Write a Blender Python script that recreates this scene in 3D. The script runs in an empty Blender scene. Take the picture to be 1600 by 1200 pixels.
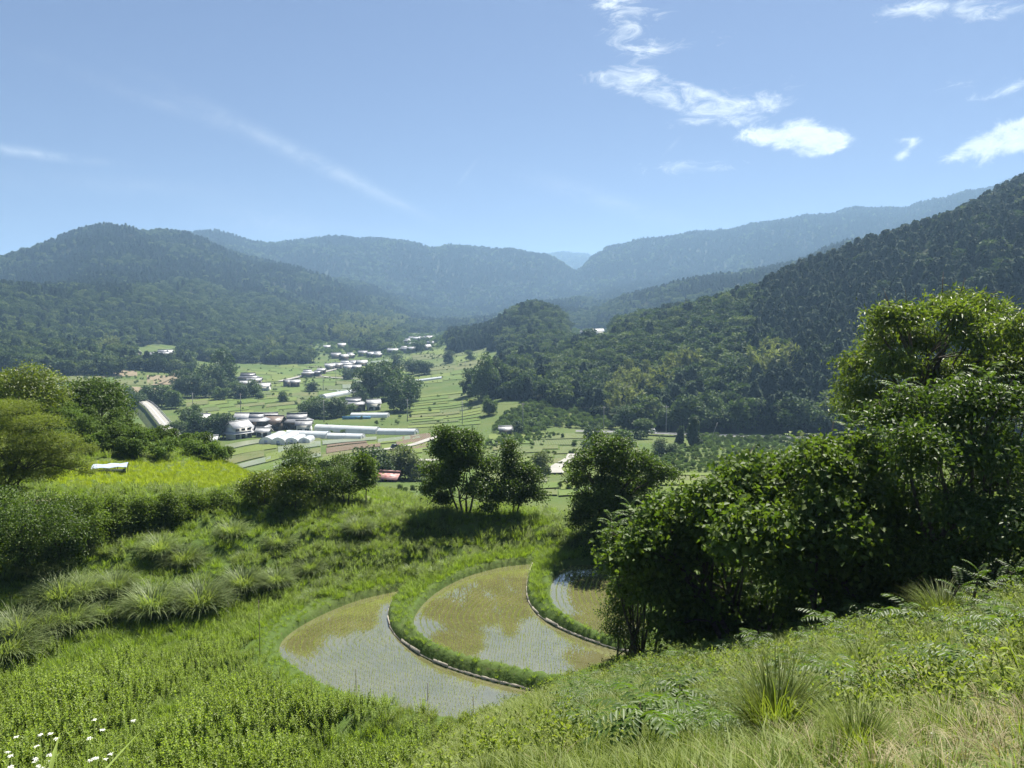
import bpy, math, random
import numpy as np
from mathutils import Vector, Matrix

scene = bpy.context.scene
R = math.radians
# ------------------------------------------------------------------ camera
F_PX = 1202.0                 # focal length in photo pixels (1600 wide)
PITCH = math.atan(100 / F_PX)  # horizon at photo row 500
cam_d = bpy.data.cameras.new('camera')
cam_d.sensor_width = 36.0
cam_d.lens = 36.0 * F_PX / 1600.0
cam_d.clip_start = 0.1
cam_d.clip_end = 30000
cam = bpy.data.objects.new('camera', cam_d)
scene.collection.objects.link(cam)
cam.location = (0, 0, 0)
cam.rotation_euler = (math.pi / 2 - PITCH, 0, 0)
scene.camera = cam
# ------------------------------------------------------------------ light
SUN_AZ, SUN_EL = R(30), R(60)      # ahead and to the right of the camera
sun_d = bpy.data.lights.new('sun', 'SUN')
sun_d.energy = 5.0
sun_d.angle = R(0.53)
sun_d.color = (1.0, 0.95, 0.86)
sun = bpy.data.objects.new('sun', sun_d)
scene.collection.objects.link(sun)
S = Vector((math.sin(SUN_AZ) * math.cos(SUN_EL), math.cos(SUN_AZ) * math.cos(SUN_EL), math.sin(SUN_EL)))
sun.rotation_euler = S.to_track_quat('Z', 'Y').to_euler()
scene.view_settings.view_transform = 'Standard'
scene.view_settings.look = 'None'
scene.view_settings.gamma = 1.0
scene.view_settings.exposure = 1.55
scene.render.engine = 'CYCLES'
cy = scene.cycles
cy.use_denoising = True
cy.max_bounces = 5
cy.diffuse_bounces = 2
cy.glossy_bounces = 2
cy.transmission_bounces = 3
cy.transparent_max_bounces = 6
cy.volume_bounces = 0
cy.sample_clamp_indirect = 6.0
# ------------------------------------------------------------------ pixel <-> world
cP, sP = math.cos(PITCH), math.sin(PITCH)
def ray(u, v):
    w = (600.0 - v) / F_PX
    return ((u - 800.0) / F_PX, cP + w * sP, -sP + w * cP)
def ang(u, v):
    x, y, z = ray(u, v)
    return math.atan2(x, y), z / math.hypot(x, y)
def on_plane(u, v, z):
    d = ray(u, v)
    k = z / d[2]
    return (d[0] * k, d[1] * k)
def project(x, y, z):
    x, y, z = np.asarray(x, float), np.asarray(y, float), np.asarray(z, float)
    dep = y * cP - z * sP
    up = y * sP + z * cP
    dep = np.where(dep < 0.05, 0.05, dep)
    return 800 + F_PX * x / dep, 600 - F_PX * up / dep
# ------------------------------------------------------------------ world: sky and clouds
world = bpy.data.worlds.new('World')
scene.world = world
world.use_nodes = True
world.cycles.sampling_method = 'MANUAL'
world.cycles.sample_map_resolution = 256
wt = world.node_tree
wt.nodes.clear()
def wn(t, **kw):
    n = wt.nodes.new(t)
    for k, v in kw.items():
        setattr(n, k, v)
    return n
def wl(a, b):
    wt.links.new(a, b)
def wmath(op, a, b=None, c=None, clamp=False):
    n = wn('ShaderNodeMath', operation=op, use_clamp=clamp)
    for i, q in enumerate((a, b, c)):
        if q is None: continue
        if isinstance(q, (int, float)): n.inputs[i].default_value = q
        else: wl(q, n.inputs[i])
    return n.outputs[0]
def wdot(sock, vec):
    n = wn('ShaderNodeVectorMath', operation='DOT_PRODUCT')
    wl(sock, n.inputs[0])
    n.inputs[1].default_value = vec
    return n.outputs['Value']
sky = wn('ShaderNodeTexSky')
sky.sky_type = 'NISHITA'
sky.sun_disc = False
sky.sun_elevation = SUN_EL
sky.sun_rotation = SUN_AZ
sky.altitude = 200
sky.air_density = 0.85
sky.dust_density = 0.6
sky.ozone_density = 1.4
geo = wn('ShaderNodeTexCoord').outputs['Generated']
def pixdir(u, v):
    return Vector(ray(u, v)).normalized()
def blob(u, v, w, h, rot=0.0, power=1.0):
    """soft patch of sky round one direction, 1 in its middle and 0 at its rim"""
    c = pixdir(u, v)
    e1 = Vector((c.y, -c.x, 0)).normalized()
    e2 = e1.cross(c)
    if e2.z < 0: e2 = -e2
    ca, sa = math.cos(rot), math.sin(rot)
    a1 = e1 * ca + e2 * sa
    a2 = -e1 * sa + e2 * ca
    mat = Matrix((a1, a2, a1.cross(a2))).transposed()
    m = wn('ShaderNodeMapping', vector_type='TEXTURE')
    m.inputs['Location'].default_value = c
    m.inputs['Rotation'].default_value = mat.to_euler()
    m.inputs['Scale'].default_value = (w / F_PX * 2.0, h / F_PX * 2.0, 0.6)
    wl(geo, m.inputs[0])
    g = wn('ShaderNodeTexGradient', gradient_type='QUADRATIC_SPHERE')
    wl(m.outputs[0], g.inputs[0])
    return g.outputs['Fac'], power
def wnoise(scale, sc=(1, 1, 1), detail=8, rough=0.6, dist=0.0):
    m = wn('ShaderNodeMapping')
    m.inputs['Scale'].default_value = sc
    wl(geo, m.inputs[0])
    n = wn('ShaderNodeTexNoise')
    n.inputs['Scale'].default_value = scale
    n.inputs['Detail'].default_value = detail
    n.inputs['Roughness'].default_value = rough
    n.inputs['Distortion'].default_value = dist
    wl(m.outputs[0], n.inputs['Vector'])
    return n.outputs[0]
def wsum(l):
    r = 0.0
    for q, p in l:
        r = wmath('MULTIPLY_ADD', q, p, r)
    return r
def wsmooth(x, a, b):
    n = wn('ShaderNodeMapRange', interpolation_type='SMOOTHSTEP')
    wl(x, n.inputs[0])
    n.inputs[1].default_value = a
    n.inputs[2].default_value = b
    return n.outputs[0]
n_wisp = wnoise(22, (1, 1, 2.6), 8, 0.72, 0.9)
n_puff = wnoise(26, (1, 1, 1.7), 8, 0.66, 0.4)
n_far = wnoise(2.2, (1, 1, 2.2), 2, 0.55, 0.2)
thin = [(978, 38, 58, 30, 0.3, 1.05), (955, 5, 50, 22, 0, .95), (1012, 78, 55, 22, 0.1, .95), (965, 126, 85, 18, -0.12, 1.1), (1045, 143, 80, 22, -0.3, 1.0), (1095, 165, 80, 26, -0.3, 1.0),
        (1130, 180, 95, 15, 0.05, 1.05), (1215, 150, 70, 26, 0.25, .75), (1130, 60, 100, 16, 0.1, .6), (1050, 258, 90, 18, 0.1, .75), (1145, 262, 55, 10, 0.1, .65),
        (1490, 8, 100, 18, -0.1, .95), (1550, 22, 60, 16, 0, .9), (1395, 15, 60, 12, 0.2, .65), (1500, 130, 70, 14, 0.2, .6), (1590, 132, 40, 14, 0.2, .85), (1530, 155, 60, 9, 0.1, .6)]
puff = [(1250, 215, 62, 22, 0.05, 1.1), (1190, 205, 45, 15, 0.1, .8), (1270, 235, 40, 18, -0.2, .9), (1310, 222, 25, 12, 0.1, .6),
        (1408, 243, 26, 11, 0.5, .95), (1415, 218, 24, 8, 0, .75), (1500, 240, 34, 12, 0.4, .8), (1575, 225, 62, 26, 0.2, 1.15), (1600, 205, 36, 20, 0.2, 1.0)]
m_thin = wsum([blob(*b) for b in thin])
m_puff = wsum([blob(*b) for b in puff])
# the same fair weather patches go on around the rest of the sky, outside the part in view
m_rest = wmath('MULTIPLY', wsmooth(n_far, 0.56, 0.72), wmath('SUBTRACT', 1.0, wsmooth(wdot(geo, (0, 1, 0)), 0.55, 0.75)))
d_thin = wsmooth(wmath('MULTIPLY_ADD', wmath('MINIMUM', wmath('ADD', m_thin, m_rest), 0.9), 0.38, n_wisp), 0.70, 1.02)
d_puff = wsmooth(wmath('MULTIPLY_ADD', wmath('MINIMUM', m_puff, 0.9), 0.50, n_puff), 0.70, 0.96)
n_streak = n_puff
streaks = [blob(420, 218, 130, 11, -0.42, .20), blob(555, 283, 100, 10, -0.43, .26), blob(250, 160, 130, 10, -0.28, .10), blob(40, 238, 80, 6, -0.03, .42), blob(420, 350, 85, 24, -0.1, .16),
           blob(200, 290, 150, 14, 0.02, .08), blob(940, 310, 110, 13, -0.3, .16), blob(625, 318, 28, 4, -0.45, .12), blob(730, 270, 22, 3, 0.9, .12), blob(1050, 228, 14, 2.5, 0.8, .15), blob(600, 365, 60, 10, 0, .08)]
d_streak = wmath('MULTIPLY', wsum(streaks), wsmooth(n_streak, 0.2, 0.6))
d_all = wmath('MINIMUM', wmath('ADD', wmath('ADD', wmath('MULTIPLY', d_thin, 0.9), d_puff), d_streak), 0.97)
tint = wn('ShaderNodeMixRGB', blend_type='MULTIPLY')
tint.inputs[0].default_value = 1.0
tint.inputs[2].default_value = (0.71, 0.775, 1.02, 1)
sg = wn('ShaderNodeGamma')
sg.inputs[1].default_value = 0.70
wl(sky.outputs[0], sg.inputs[0])
wl(sg.outputs[0], tint.inputs[1])
cmix = wn('ShaderNodeMixRGB')
wl(d_all, cmix.inputs[0])
wl(tint.outputs[0], cmix.inputs[1])
ccol = wn('ShaderNodeMixRGB')
wl(wsmooth(n_puff, 0.35, 0.65), ccol.inputs[0])
ccol.inputs[1].default_value = (5.2, 5.7, 6.1, 1)
ccol.inputs[2].default_value = (7.4, 7.7, 7.7, 1)
wl(ccol.outputs[0], cmix.inputs[2])
bg = wn('ShaderNodeBackground')
bg.inputs[1].default_value = 0.05
wl(cmix.outputs[0], bg.inputs[0])
wo = wn('ShaderNodeOutputWorld')
wl(bg.outputs[0], wo.inputs[0])

# ------------------------------------------------------------------ helpers
C = scene.collection
rng = np.random.default_rng(7)
random.seed(7)
def tag(o, label=None, cat=None, group=None, kind=None):
    if label: o['label'] = label
    if cat: o['category'] = cat
    if group: o['group'] = group
    if kind: o['kind'] = kind
    return o
def empty(name, loc=(0, 0, 0), rz=0.0):
    o = bpy.data.objects.new(name, None)
    C.objects.link(o)
    o.location = loc
    o.rotation_euler = (0, 0, rz)
    o.empty_display_size = 0.2
    return o
def mesh_arr(name, V, faces, mat=None, smooth=False, mat_idx=None):
    """faces: list of int arrays (n,k)"""
    V = np.asarray(V, np.float32)
    me = bpy.data.meshes.new(name)
    if not isinstance(faces, list): faces = [faces]
    faces = [np.asarray(f, np.int32) for f in faces if len(f)]
    loops = np.concatenate([f.ravel() for f in faces])
    tot = np.concatenate([np.full(len(f), f.shape[1], np.int32) for f in faces])
    start = np.concatenate([[0], np.cumsum(tot)[:-1]]).astype(np.int32)
    me.vertices.add(len(V)); me.vertices.foreach_set('co', V.ravel())
    me.loops.add(len(loops)); me.loops.foreach_set('vertex_index', loops)
    me.polygons.add(len(tot)); me.polygons.foreach_set('loop_start', start); me.polygons.foreach_set('loop_total', tot)
    if mat_idx is not None: me.polygons.foreach_set('material_index', np.asarray(mat_idx, np.int32))
    me.update(calc_edges=True)
    if smooth: me.polygons.foreach_set('use_smooth', np.ones(len(tot), bool))
    if mat is not None:
        for m in (mat if isinstance(mat, (list, tuple)) else [mat]): me.materials.append(m)
    return me
def add(name, me, parent=None, loc=None, rz=None):
    o = bpy.data.objects.new(name, me)
    C.objects.link(o)
    if parent is not None: o.parent = parent
    if loc is not None: o.location = loc
    if rz is not None: o.rotation_euler = (0, 0, rz)
    return o
class MB:
    """collects simple shapes into one mesh"""
    def __init__(s): s.v, s.q, s.t, s.n = [], [], [], 0
    def raw(s, V, quads=(), tris=()):
        V = np.asarray(V, float)
        s.v.append(V)
        if len(quads): s.q.append(np.asarray(quads) + s.n)
        if len(tris): s.t.append(np.asarray(tris) + s.n)
        s.n += len(V)
        return s
    def box(s, x0, x1, y0, y1, z0, z1):
        V = [(x, y, z) for z in (z0, z1) for y in (y0, y1) for x in (x0, x1)]
        return s.raw(V, [(0, 2, 3, 1), (4, 5, 7, 6), (0, 1, 5, 4), (2, 6, 7, 3), (0, 4, 6, 2), (1, 3, 7, 5)])
    def tube(s, pts, rad, n=6, cap=True):
        pts = np.asarray(pts, float); m = len(pts)
        rad = np.broadcast_to(np.asarray(rad, float), (m,))
        tan = np.gradient(pts, axis=0); tan /= np.linalg.norm(tan, axis=1)[:, None] + 1e-9
        ref = np.where(np.abs(tan[:, 2:3]) > .9, np.array([[1., 0, 0]]), np.array([[0, 0, 1.]]))
        a = np.cross(tan, ref); a /= np.linalg.norm(a, axis=1)[:, None] + 1e-9
        b = np.cross(tan, a)
        th = np.arange(n) / n * 2 * np.pi
        V = pts[:, None] + rad[:, None, None] * (a[:, None] * np.cos(th)[None, :, None] + b[:, None] * np.sin(th)[None, :, None])
        V = V.reshape(-1, 3)
        q = [(i * n + j, i * n + (j + 1) % n, (i + 1) * n + (j + 1) % n, (i + 1) * n + j) for i in range(m - 1) for j in range(n)]
        t = []
        if cap:
            V = np.vstack([V, pts[0], pts[-1]])
            t = [(j, m * n, (j + 1) % n) for j in range(n)] + [((m - 1) * n + j, (m - 1) * n + (j + 1) % n, m * n + 1) for j in range(n)]
        return s.raw(V, q, t)
    def mesh(s, name, mat, smooth=False):
        V = np.vstack(s.v)
        f = []
        if s.q: f.append(np.vstack(s.q))
        if s.t: f.append(np.vstack(s.t))
        return mesh_arr(name, V, f, mat, smooth)
    def build(s, name, mat, parent=None, smooth=False, loc=None, rz=None):
        return add(name, s.mesh(name, mat, smooth), parent, loc, rz)
def copy_tree(o, parent=None):
    c = o.copy()
    C.objects.link(c)
    if parent is not None: c.parent = parent
    for ch in list(o.children): copy_tree(ch, c)
    return c
# ------------------------------------------------------------------ materials
def mat_new(name):
    m = bpy.data.materials.new(name)
    m.use_nodes = True
    m.node_tree.nodes.clear()
    return m, m.node_tree
def nd(t, ty, **kw):
    n = t.nodes.new(ty)
    for k, v in kw.items(): setattr(n, k, v)
    return n
def rgba(c): return (c[0], c[1], c[2], 1.0)
def mixc(t, fac, a, b, blend='MIX'):
    n = nd(t, 'ShaderNodeMixRGB', blend_type=blend)
    for i, q in enumerate((fac, a, b)):
        if isinstance(q, (int, float)): n.inputs[i].default_value = q
        elif isinstance(q, (tuple, list)): n.inputs[i].default_value = rgba(q)
        else: t.links.new(q, n.inputs[i])
    return n.outputs[0]
def noise(t, scale, detail=4, rough=.55, coord='Object', sc=(1, 1, 1), dist=0.0):
    tc = nd(t, 'ShaderNodeTexCoord')
    mp = nd(t, 'ShaderNodeMapping')
    mp.inputs['Scale'].default_value = sc
    t.links.new(tc.outputs[coord], mp.inputs[0])
    n = nd(t, 'ShaderNodeTexNoise')
    n.inputs['Scale'].default_value = scale
    n.inputs['Detail'].default_value = detail
    n.inputs['Roughness'].default_value = rough
    n.inputs['Distortion'].default_value = dist
    t.links.new(mp.outputs[0], n.inputs['Vector'])
    return n.outputs[0]
def ramp(t, x, a, b):
    n = nd(t, 'ShaderNodeMapRange', interpolation_type='SMOOTHSTEP')
    t.links.new(x, n.inputs[0])
    n.inputs[1].default_value = a
    n.inputs[2].default_value = b
    return n.outputs[0]
def leaf_mat(name, ca, cb, transl=.35, rough=.5, spec=.35, objvar=.35, tcol=None, third=None):
    m, t = mat_new(name)
    g = nd(t, 'ShaderNodeNewGeometry')
    oi = nd(t, 'ShaderNodeObjectInfo')
    col = mixc(t, g.outputs['Random Per Island'], ca, cb)
    if third is not None:
        col = mixc(t, ramp(t, oi.outputs['Random'], .45, 1.0), col, third)
    mr = nd(t, 'ShaderNodeMapRange')
    t.links.new(oi.outputs['Random'], mr.inputs[0])
    mr.inputs[3].default_value = 1 - objvar
    mr.inputs[4].default_value = 1 + objvar
    hs = nd(t, 'ShaderNodeHueSaturation')
    t.links.new(mr.outputs[0], hs.inputs['Value'])
    t.links.new(col, hs.inputs['Color'])
    col = hs.outputs[0]
    p = nd(t, 'ShaderNodeBsdfPrincipled')
    t.links.new(col, p.inputs['Base Color'])
    p.inputs['Roughness'].default_value = rough
    p.inputs['Specular IOR Level'].default_value = spec
    tr = nd(t, 'ShaderNodeBsdfTranslucent')
    tc = mixc(t, 1.0, col, tcol or (1.5, 1.6, .55), 'MULTIPLY')
    t.links.new(tc, tr.inputs['Color'])
    mx = nd(t, 'ShaderNodeMixShader')
    mx.inputs[0].default_value = transl
    t.links.new(p.outputs[0], mx.inputs[1])
    t.links.new(tr.outputs[0], mx.inputs[2])
    o = nd(t, 'ShaderNodeOutputMaterial')
    t.links.new(mx.outputs[0], o.inputs[0])
    return m
def plain_mat(name, ca, cb=None, rough=.7, spec=.3, scale=3.0, bump=0.0, metal=0.0, transl=0.0, coord='Object', sc=(1, 1, 1)):
    m, t = mat_new(name)
    p = nd(t, 'ShaderNodeBsdfPrincipled')
    if cb is not None:
        n = noise(t, scale, 6, .6, coord, sc)
        t.links.new(mixc(t, ramp(t, n, .3, .7), ca, cb), p.inputs['Base Color'])
        if bump:
            b = nd(t, 'ShaderNodeBump')
            b.inputs['Strength'].default_value = bump
            b.inputs['Distance'].default_value = .05
            t.links.new(n, b.inputs['Height'])
            t.links.new(b.outputs[0], p.inputs['Normal'])
    else:
        p.inputs['Base Color'].default_value = rgba(ca)
    p.inputs['Roughness'].default_value = rough
    p.inputs['Specular IOR Level'].default_value = spec
    p.inputs['Metallic'].default_value = metal
    o = nd(t, 'ShaderNodeOutputMaterial')
    if transl:
        tr = nd(t, 'ShaderNodeBsdfTranslucent')
        tr.inputs[0].default_value = rgba(ca)
        mx = nd(t, 'ShaderNodeMixShader')
        mx.inputs[0].default_value = transl
        t.links.new(p.outputs[0], mx.inputs[1]); t.links.new(tr.outputs[0], mx.inputs[2])
        t.links.new(mx.outputs[0], o.inputs[0])
    else:
        t.links.new(p.outputs[0], o.inputs[0])
    return m
# ------------------------------------------------------------------ terrain: rows of surveyed heights, each (distance, [(bearing column, height)])
def z_(val, r=None): return ('z', val, r)
ROWS = [
 (1.5, [(-400, z_(-1.6)), (2000, z_(-1.6))]),
 (4, [(-400, z_(-3.5)), (0, z_(-3.3)), (400, z_(-3.2)), (800, z_(-2.9)), (1100, z_(-2.6)), (1600, z_(-2.2)), (2000, z_(-2))]),
 (8, [(-400, z_(-6.8)), (0, z_(-6.6)), (500, z_(-6.3)), (700, 1235), (900, 1195), (1100, 1188), (1350, 1148), (1600, 1105), (2000, 1060)]),
 (13, [(-400, z_(-10.5)), (0, z_(-10.3)), (500, z_(-9.6)), (700, 1195), (900, 1135), (1100, 1115), (1350, 1070), (1600, 1015), (2000, 960)]),
 (19, [(-400, z_(-14.2)), (0, z_(-14.2)), (400, z_(-13.9)), (600, z_(-12.6)), (750, 1150), (900, 1088), (1050, 1068), (1200, 1038), (1350, 998), (1500, 966), (1600, 945), (2000, 890)]),
 (24, [(-400, z_(-14.9)), (0, z_(-15.2)), (500, z_(-15.2)), (650, z_(-14.6)), (780, 1128), (900, 1078), (1000, 1046), (1150, 1022), (1300, 995), (1600, 935), (2000, 880)]),
 (28.5, [(-400, z_(-15.1)), (0, z_(-15.2)), (500, z_(-15.2)), (800, z_(-15.1)), (880, z_(-14.9)), (960, 1045), (1060, 1036), (1200, 1030), (1400, 1000), (1600, 935), (2000, 880)]),
 (34, [(-400, z_(-15.1)), (0, z_(-15.1)), (500, z_(-15.2)), (930, z_(-15)), (1000, z_(-14.5)), (1150, z_(-13.6)), (1400, z_(-12.5)), (1700, z_(-10.5)), (2000, z_(-10))]),
 (42, [(-400, z_(-15, 36)), (0, z_(-15, 37.5)), (250, z_(-15, 39.5)), (430, z_(-14.9, 41.8)), (640, z_(-14.7, 43)), (780, z_(-14.3, 46)), (900, z_(-14.2, 46.5)), (1000, z_(-14, 46)), (1200, z_(-13, 46)), (1600, z_(-9, 46)), (2000, z_(-8, 46))]),
 (50, [(-400, z_(-12)), (0, z_(-12.2)), (200, z_(-12.1)), (400, z_(-11.7)), (460, z_(-11.8)), (600, z_(-12.3)), (725, z_(-12.7)), (800, z_(-12.9)), (850, z_(-13.1)), (900, z_(-13.6)), (960, z_(-14.3)), (1200, z_(-13)), (1600, z_(-9)), (2000, z_(-8))]),
 (58, [(-400, z_(-11)), (0, z_(-11.3)), (200, z_(-11.6)), (400, z_(-12.1)), (520, z_(-12.7)), (600, z_(-13.5)), (700, z_(-14.4)), (800, z_(-14.6)), (900, z_(-15.2)), (1000, z_(-16)), (1200, z_(-14)), (1600, z_(-9)), (2000, z_(-8))]),
 (68, [(-400, z_(-10)), (0, z_(-11.0)), (150, z_(-11.6)), (300, z_(-12.7)), (450, z_(-14.2)), (600, z_(-15.3)), (700, z_(-16.6)), (800, z_(-17)), (900, z_(-18)), (1200, z_(-16)), (1600, z_(-10)), (2000, z_(-8))]),
 (80, [(-400, z_(-5)), (0, z_(-8)), (120, z_(-9.8)), (250, z_(-12)), (350, z_(-14)), (450, z_(-17)), (600, z_(-18)), (700, z_(-20)), (900, z_(-22)), (1200, z_(-20)), (1600, z_(-12)), (2000, z_(-8))]),
 (100, [(-400, z_(-4)), (0, z_(-8)), (120, z_(-12)), (250, z_(-17.5)), (350, z_(-21)), (450, z_(-24)), (600, z_(-24)), (900, z_(-26)), (1200, z_(-24)), (1600, z_(-14)), (2000, z_(-10))]),
 (130, [(-400, z_(-10)), (0, z_(-20)), (250, z_(-30)), (450, z_(-32)), (600, z_(-30)), (900, z_(-30.5)), (1050, z_(-30)), (1200, z_(-27)), (1600, z_(-18)), (2000, z_(-14))]),
 (165, [(-400, z_(-30)), (0, z_(-36)), (250, z_(-40)), (450, z_(-40)), (600, z_(-34.8)), (750, z_(-35)), (900, z_(-34.5)), (1100, z_(-34.2)), (1300, z_(-30)), (1600, z_(-24)), (2000, z_(-20))]),
 (220, [(-400, z_(-44)), (250, z_(-46)), (450, z_(-45)), (600, z_(-41)), (800, z_(-40.5)), (880, z_(-40.3)), (1050, z_(-41)), (1200, z_(-40)), (1600, z_(-34)), (2000, z_(-30))]),
 (280, [(-400, z_(-49)), (250, z_(-48.5)), (400, z_(-47)), (600, z_(-46)), (800, z_(-45.5)), (1000, z_(-45.5)), (1200, z_(-45)), (1600, z_(-43)), (2000, z_(-40))]),
 (330, [(-400, z_(-50)), (250, z_(-49)), (400, z_(-48)), (600, z_(-48.5)), (800, z_(-47.5)), (1000, z_(-48)), (1150, z_(-48)), (1300, z_(-47.5)), (1600, z_(-44)), (2000, z_(-36))]),
 (400, [(-400, z_(-51)), (200, z_(-49.5)), (400, z_(-50)), (600, z_(-49)), (700, z_(-48)), (800, z_(-43)), (860, z_(-42)), (950, z_(-44)), (1100, z_(-36)), (1300, z_(-26)), (1600, z_(-16)), (2000, z_(0))]),
 (480, [(-400, z_(-50)), (150, z_(-49)), (300, z_(-51)), (400, z_(-51)), (550, z_(-50)), (650, z_(-46)), (720, z_(-44)), (800, z_(-40)), (900, z_(-36)), (1000, z_(-28)), (1300, z_(-4)), (1600, z_(24)), (2000, z_(50))]),
 (600, [(-400, z_(-40)), (0, z_(-42)), (150, z_(-43)), (300, z_(-49)), (400, z_(-50)), (550, z_(-49)), (650, z_(-45)), (750, z_(-38)), (850, z_(-32)), (950, z_(-18)), (1100, z_(2)), (1300, z_(36)), (1600, z_(70)), (2000, z_(110))]),
 (760, [(-400, z_(-15)), (0, z_(-26)), (150, z_(-33)), (250, z_(-37)), (350, z_(-44)), (450, z_(-47)), (550, z_(-46)), (650, z_(-40)), (720, z_(-36)), (780, z_(-27)), (840, z_(-15)), (880, z_(-22)), (905, z_(-30)), (935, z_(-27)), (965, 522), (1050, 500), (1120, 490), (1180, 504), (1250, 476), (1350, 428), (1450, 382), (1600, 302), (2000, 150)]),
 (900, [(-400, z_(0)), (0, z_(-12)), (150, z_(-24)), (250, z_(-31)), (350, z_(-38)), (450, z_(-42)), (550, z_(-42)), (650, z_(-36)), (700, z_(-30)), (760, 530), (800, 510), (840, 499), (870, 509), (895, 530), (910, 530), (940, 530), (980, 522), (1050, 508), (1180, 508), (1300, 488), (1600, 356), (2000, 200)]),
 (1150, [(-400, z_(60)), (0, z_(38)), (165, z_(30)), (300, z_(12)), (400, z_(-8)), (500, z_(-20)), (600, z_(-27)), (680, z_(-27)), (740, z_(-24)), (840, z_(-20)), (900, z_(-20)), (1000, z_(-10)), (1100, 495), (1250, 470), (1600, 370), (2000, 250)]),
 (1500, [(-400, 435), (0, 460), (165, 435), (300, 445), (400, 472), (520, 492), (600, 506), (700, 514), (760, 512), (850, 503), (900, 490), (1000, 468), (1100, 442), (1200, 420), (1250, 412), (1330, 387), (1600, 352), (2000, 300)]),
 (2000, [(-400, 445), (0, 411), (100, 381), (165, 365), (260, 372), (330, 388), (450, 420), (560, 452), (640, 480), (700, 500), (760, 500), (850, 480), (900, 474), (1000, 474), (1100, 455), (1300, 420), (1600, 380), (2000, 380)]),
 (2400, [(-400, 475), (0, 455), (165, 415), (330, 405), (450, 440), (600, 458), (700, 472), (800, 480), (870, 478), (950, 464), (1100, 436), (1300, 400), (1600, 370), (2000, 380)]),
 (3000, [(-400, 430), (0, 430), (200, 378), (290, 368), (330, 364), (400, 384), (450, 383), (500, 376), (560, 379), (620, 378), (680, 385), (740, 394), (800, 400), (850, 409), (880, 422), (900, 432), (925, 410), (960, 394), (1000, 384), (1060, 370), (1100, 367), (1150, 357), (1220, 346), (1280, 344), (1340, 334), (1400, 330), (1450, 314), (1540, 296), (1600, 277), (2000, 330)]),
 (3800, [(-400, 460), (800, 455), (1100, 430), (1600, 400), (2000, 420)]),
 (5500, [(-400, 465), (780, 440), (845, 408), (885, 402), (915, 403), (945, 416), (1000, 426), (1600, 440), (2000, 450)]),
 (7500, [(-400, z_(0)), (2000, z_(0))]),
]
def pchip_slopes(x, y):
    """x (n,), y (n, m)"""
    h = np.diff(x, axis=0); d = np.diff(y, axis=0) / h
    s = np.zeros_like(y)
    w1, w2 = 2 * h[1:] + h[:-1], h[1:] + 2 * h[:-1]
    same = d[1:] * d[:-1] > 0
    with np.errstate(divide='ignore', invalid='ignore'):
        hm = (w1 + w2) / (w1 / d[:-1] + w2 / d[1:])
    s[1:-1] = np.where(same, hm, 0)
    s[0], s[-1] = d[0], d[-1]
    return s
def pchip1(xk, yk, xq):
    xk = np.asarray(xk, float); yk = np.asarray(yk, float)
    if len(xk) == 2: return np.interp(xq, xk, yk)
    s = pchip_slopes(xk[:, None], yk[:, None])[:, 0]
    xq = np.clip(xq, xk[0], xk[-1])
    i = np.clip(np.searchsorted(xk, xq) - 1, 0, len(xk) - 2)
    h = xk[i + 1] - xk[i]; t = (xq - xk[i]) / h
    return ((1 + 2 * t) * (1 - t) ** 2 * yk[i] + t * (1 - t) ** 2 * h * s[i] + t * t * (3 - 2 * t) * yk[i + 1] + t * t * (t - 1) * h * s[i + 1])
PH_MAX = R(44)
phi_d = np.linspace(-PH_MAX, PH_MAX, 620)
phi_o = np.linspace(PH_MAX, 2 * math.pi - PH_MAX, 60)[1:-1]
PHI = np.concatenate([phi_d, phi_o])
RAD = np.concatenate([np.arange(1.0, 6, .25), np.arange(6, 26, .3), np.arange(26, 52, .22), np.arange(52, 84, .5), np.exp(np.linspace(math.log(84), math.log(7500), 330))])
row_r, row_t = [], []
for r0, pts in ROWS:
    ph, tt, rr = [], [], []
    for u, q in pts:
        if isinstance(q, tuple):
            r = q[2] or r0
            t = q[1] / r
            w = 0.0
            x = (u - 800) / F_PX
            for _ in range(12):
                w = (t * math.hypot(x, cP + w * sP) + sP) / cP
            ph.append(math.atan2(x, cP + w * sP)); tt.append(t); rr.append(r)
        else:
            a, t = ang(u, q)
            ph.append(a); tt.append(t); rr.append(r0)
    fold = np.where(PHI <= PH_MAX, PHI, np.where(PHI < math.pi, PH_MAX, -PH_MAX))
    row_r.append(pchip1(ph, rr, fold)); row_t.append(pchip1(ph, tt, fold))
row_r = np.log(np.array(row_r)); row_t = np.array(row_t)            # (K, nphi)
# blend the two flanks into each other behind the camera
k = (PHI - PH_MAX) / (2 * math.pi - 2 * PH_MAX)
b = np.clip(k, 0, 1); b = b * b * (3 - 2 * b)
nd_ = len(phi_d)
bm = PHI > PH_MAX
row_t[:, bm] = row_t[:, [nd_ - 1]] * (1 - b[bm]) + row_t[:, [0]] * b[bm]
row_r[:, bm] = row_r[:, [nd_ - 1]] * (1 - b[bm]) + row_r[:, [0]] * b[bm]
sl = pchip_slopes(row_r, row_t)
NP_, NR_ = len(PHI), len(RAD)
T = np.zeros((NP_, NR_))
lr = np.log(RAD)
for i in range(NP_):
    xk, yk, s = row_r[:, i], row_t[:, i], sl[:, i]
    j = np.clip(np.searchsorted(xk, lr) - 1, 0, len(xk) - 2)
    h = xk[j + 1] - xk[j]; t = np.clip((lr - xk[j]) / h, 0, 1)
    T[i] = ((1 + 2 * t) * (1 - t) ** 2 * yk[j] + t * (1 - t) ** 2 * h * s[j] + t * t * (3 - 2 * t) * yk[j + 1] + t * t * (t - 1) * h * s[j + 1])
GX = RAD[None] * np.sin(PHI)[:, None]
GY = RAD[None] * np.cos(PHI)[:, None]
GZ = T * RAD[None]
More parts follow.
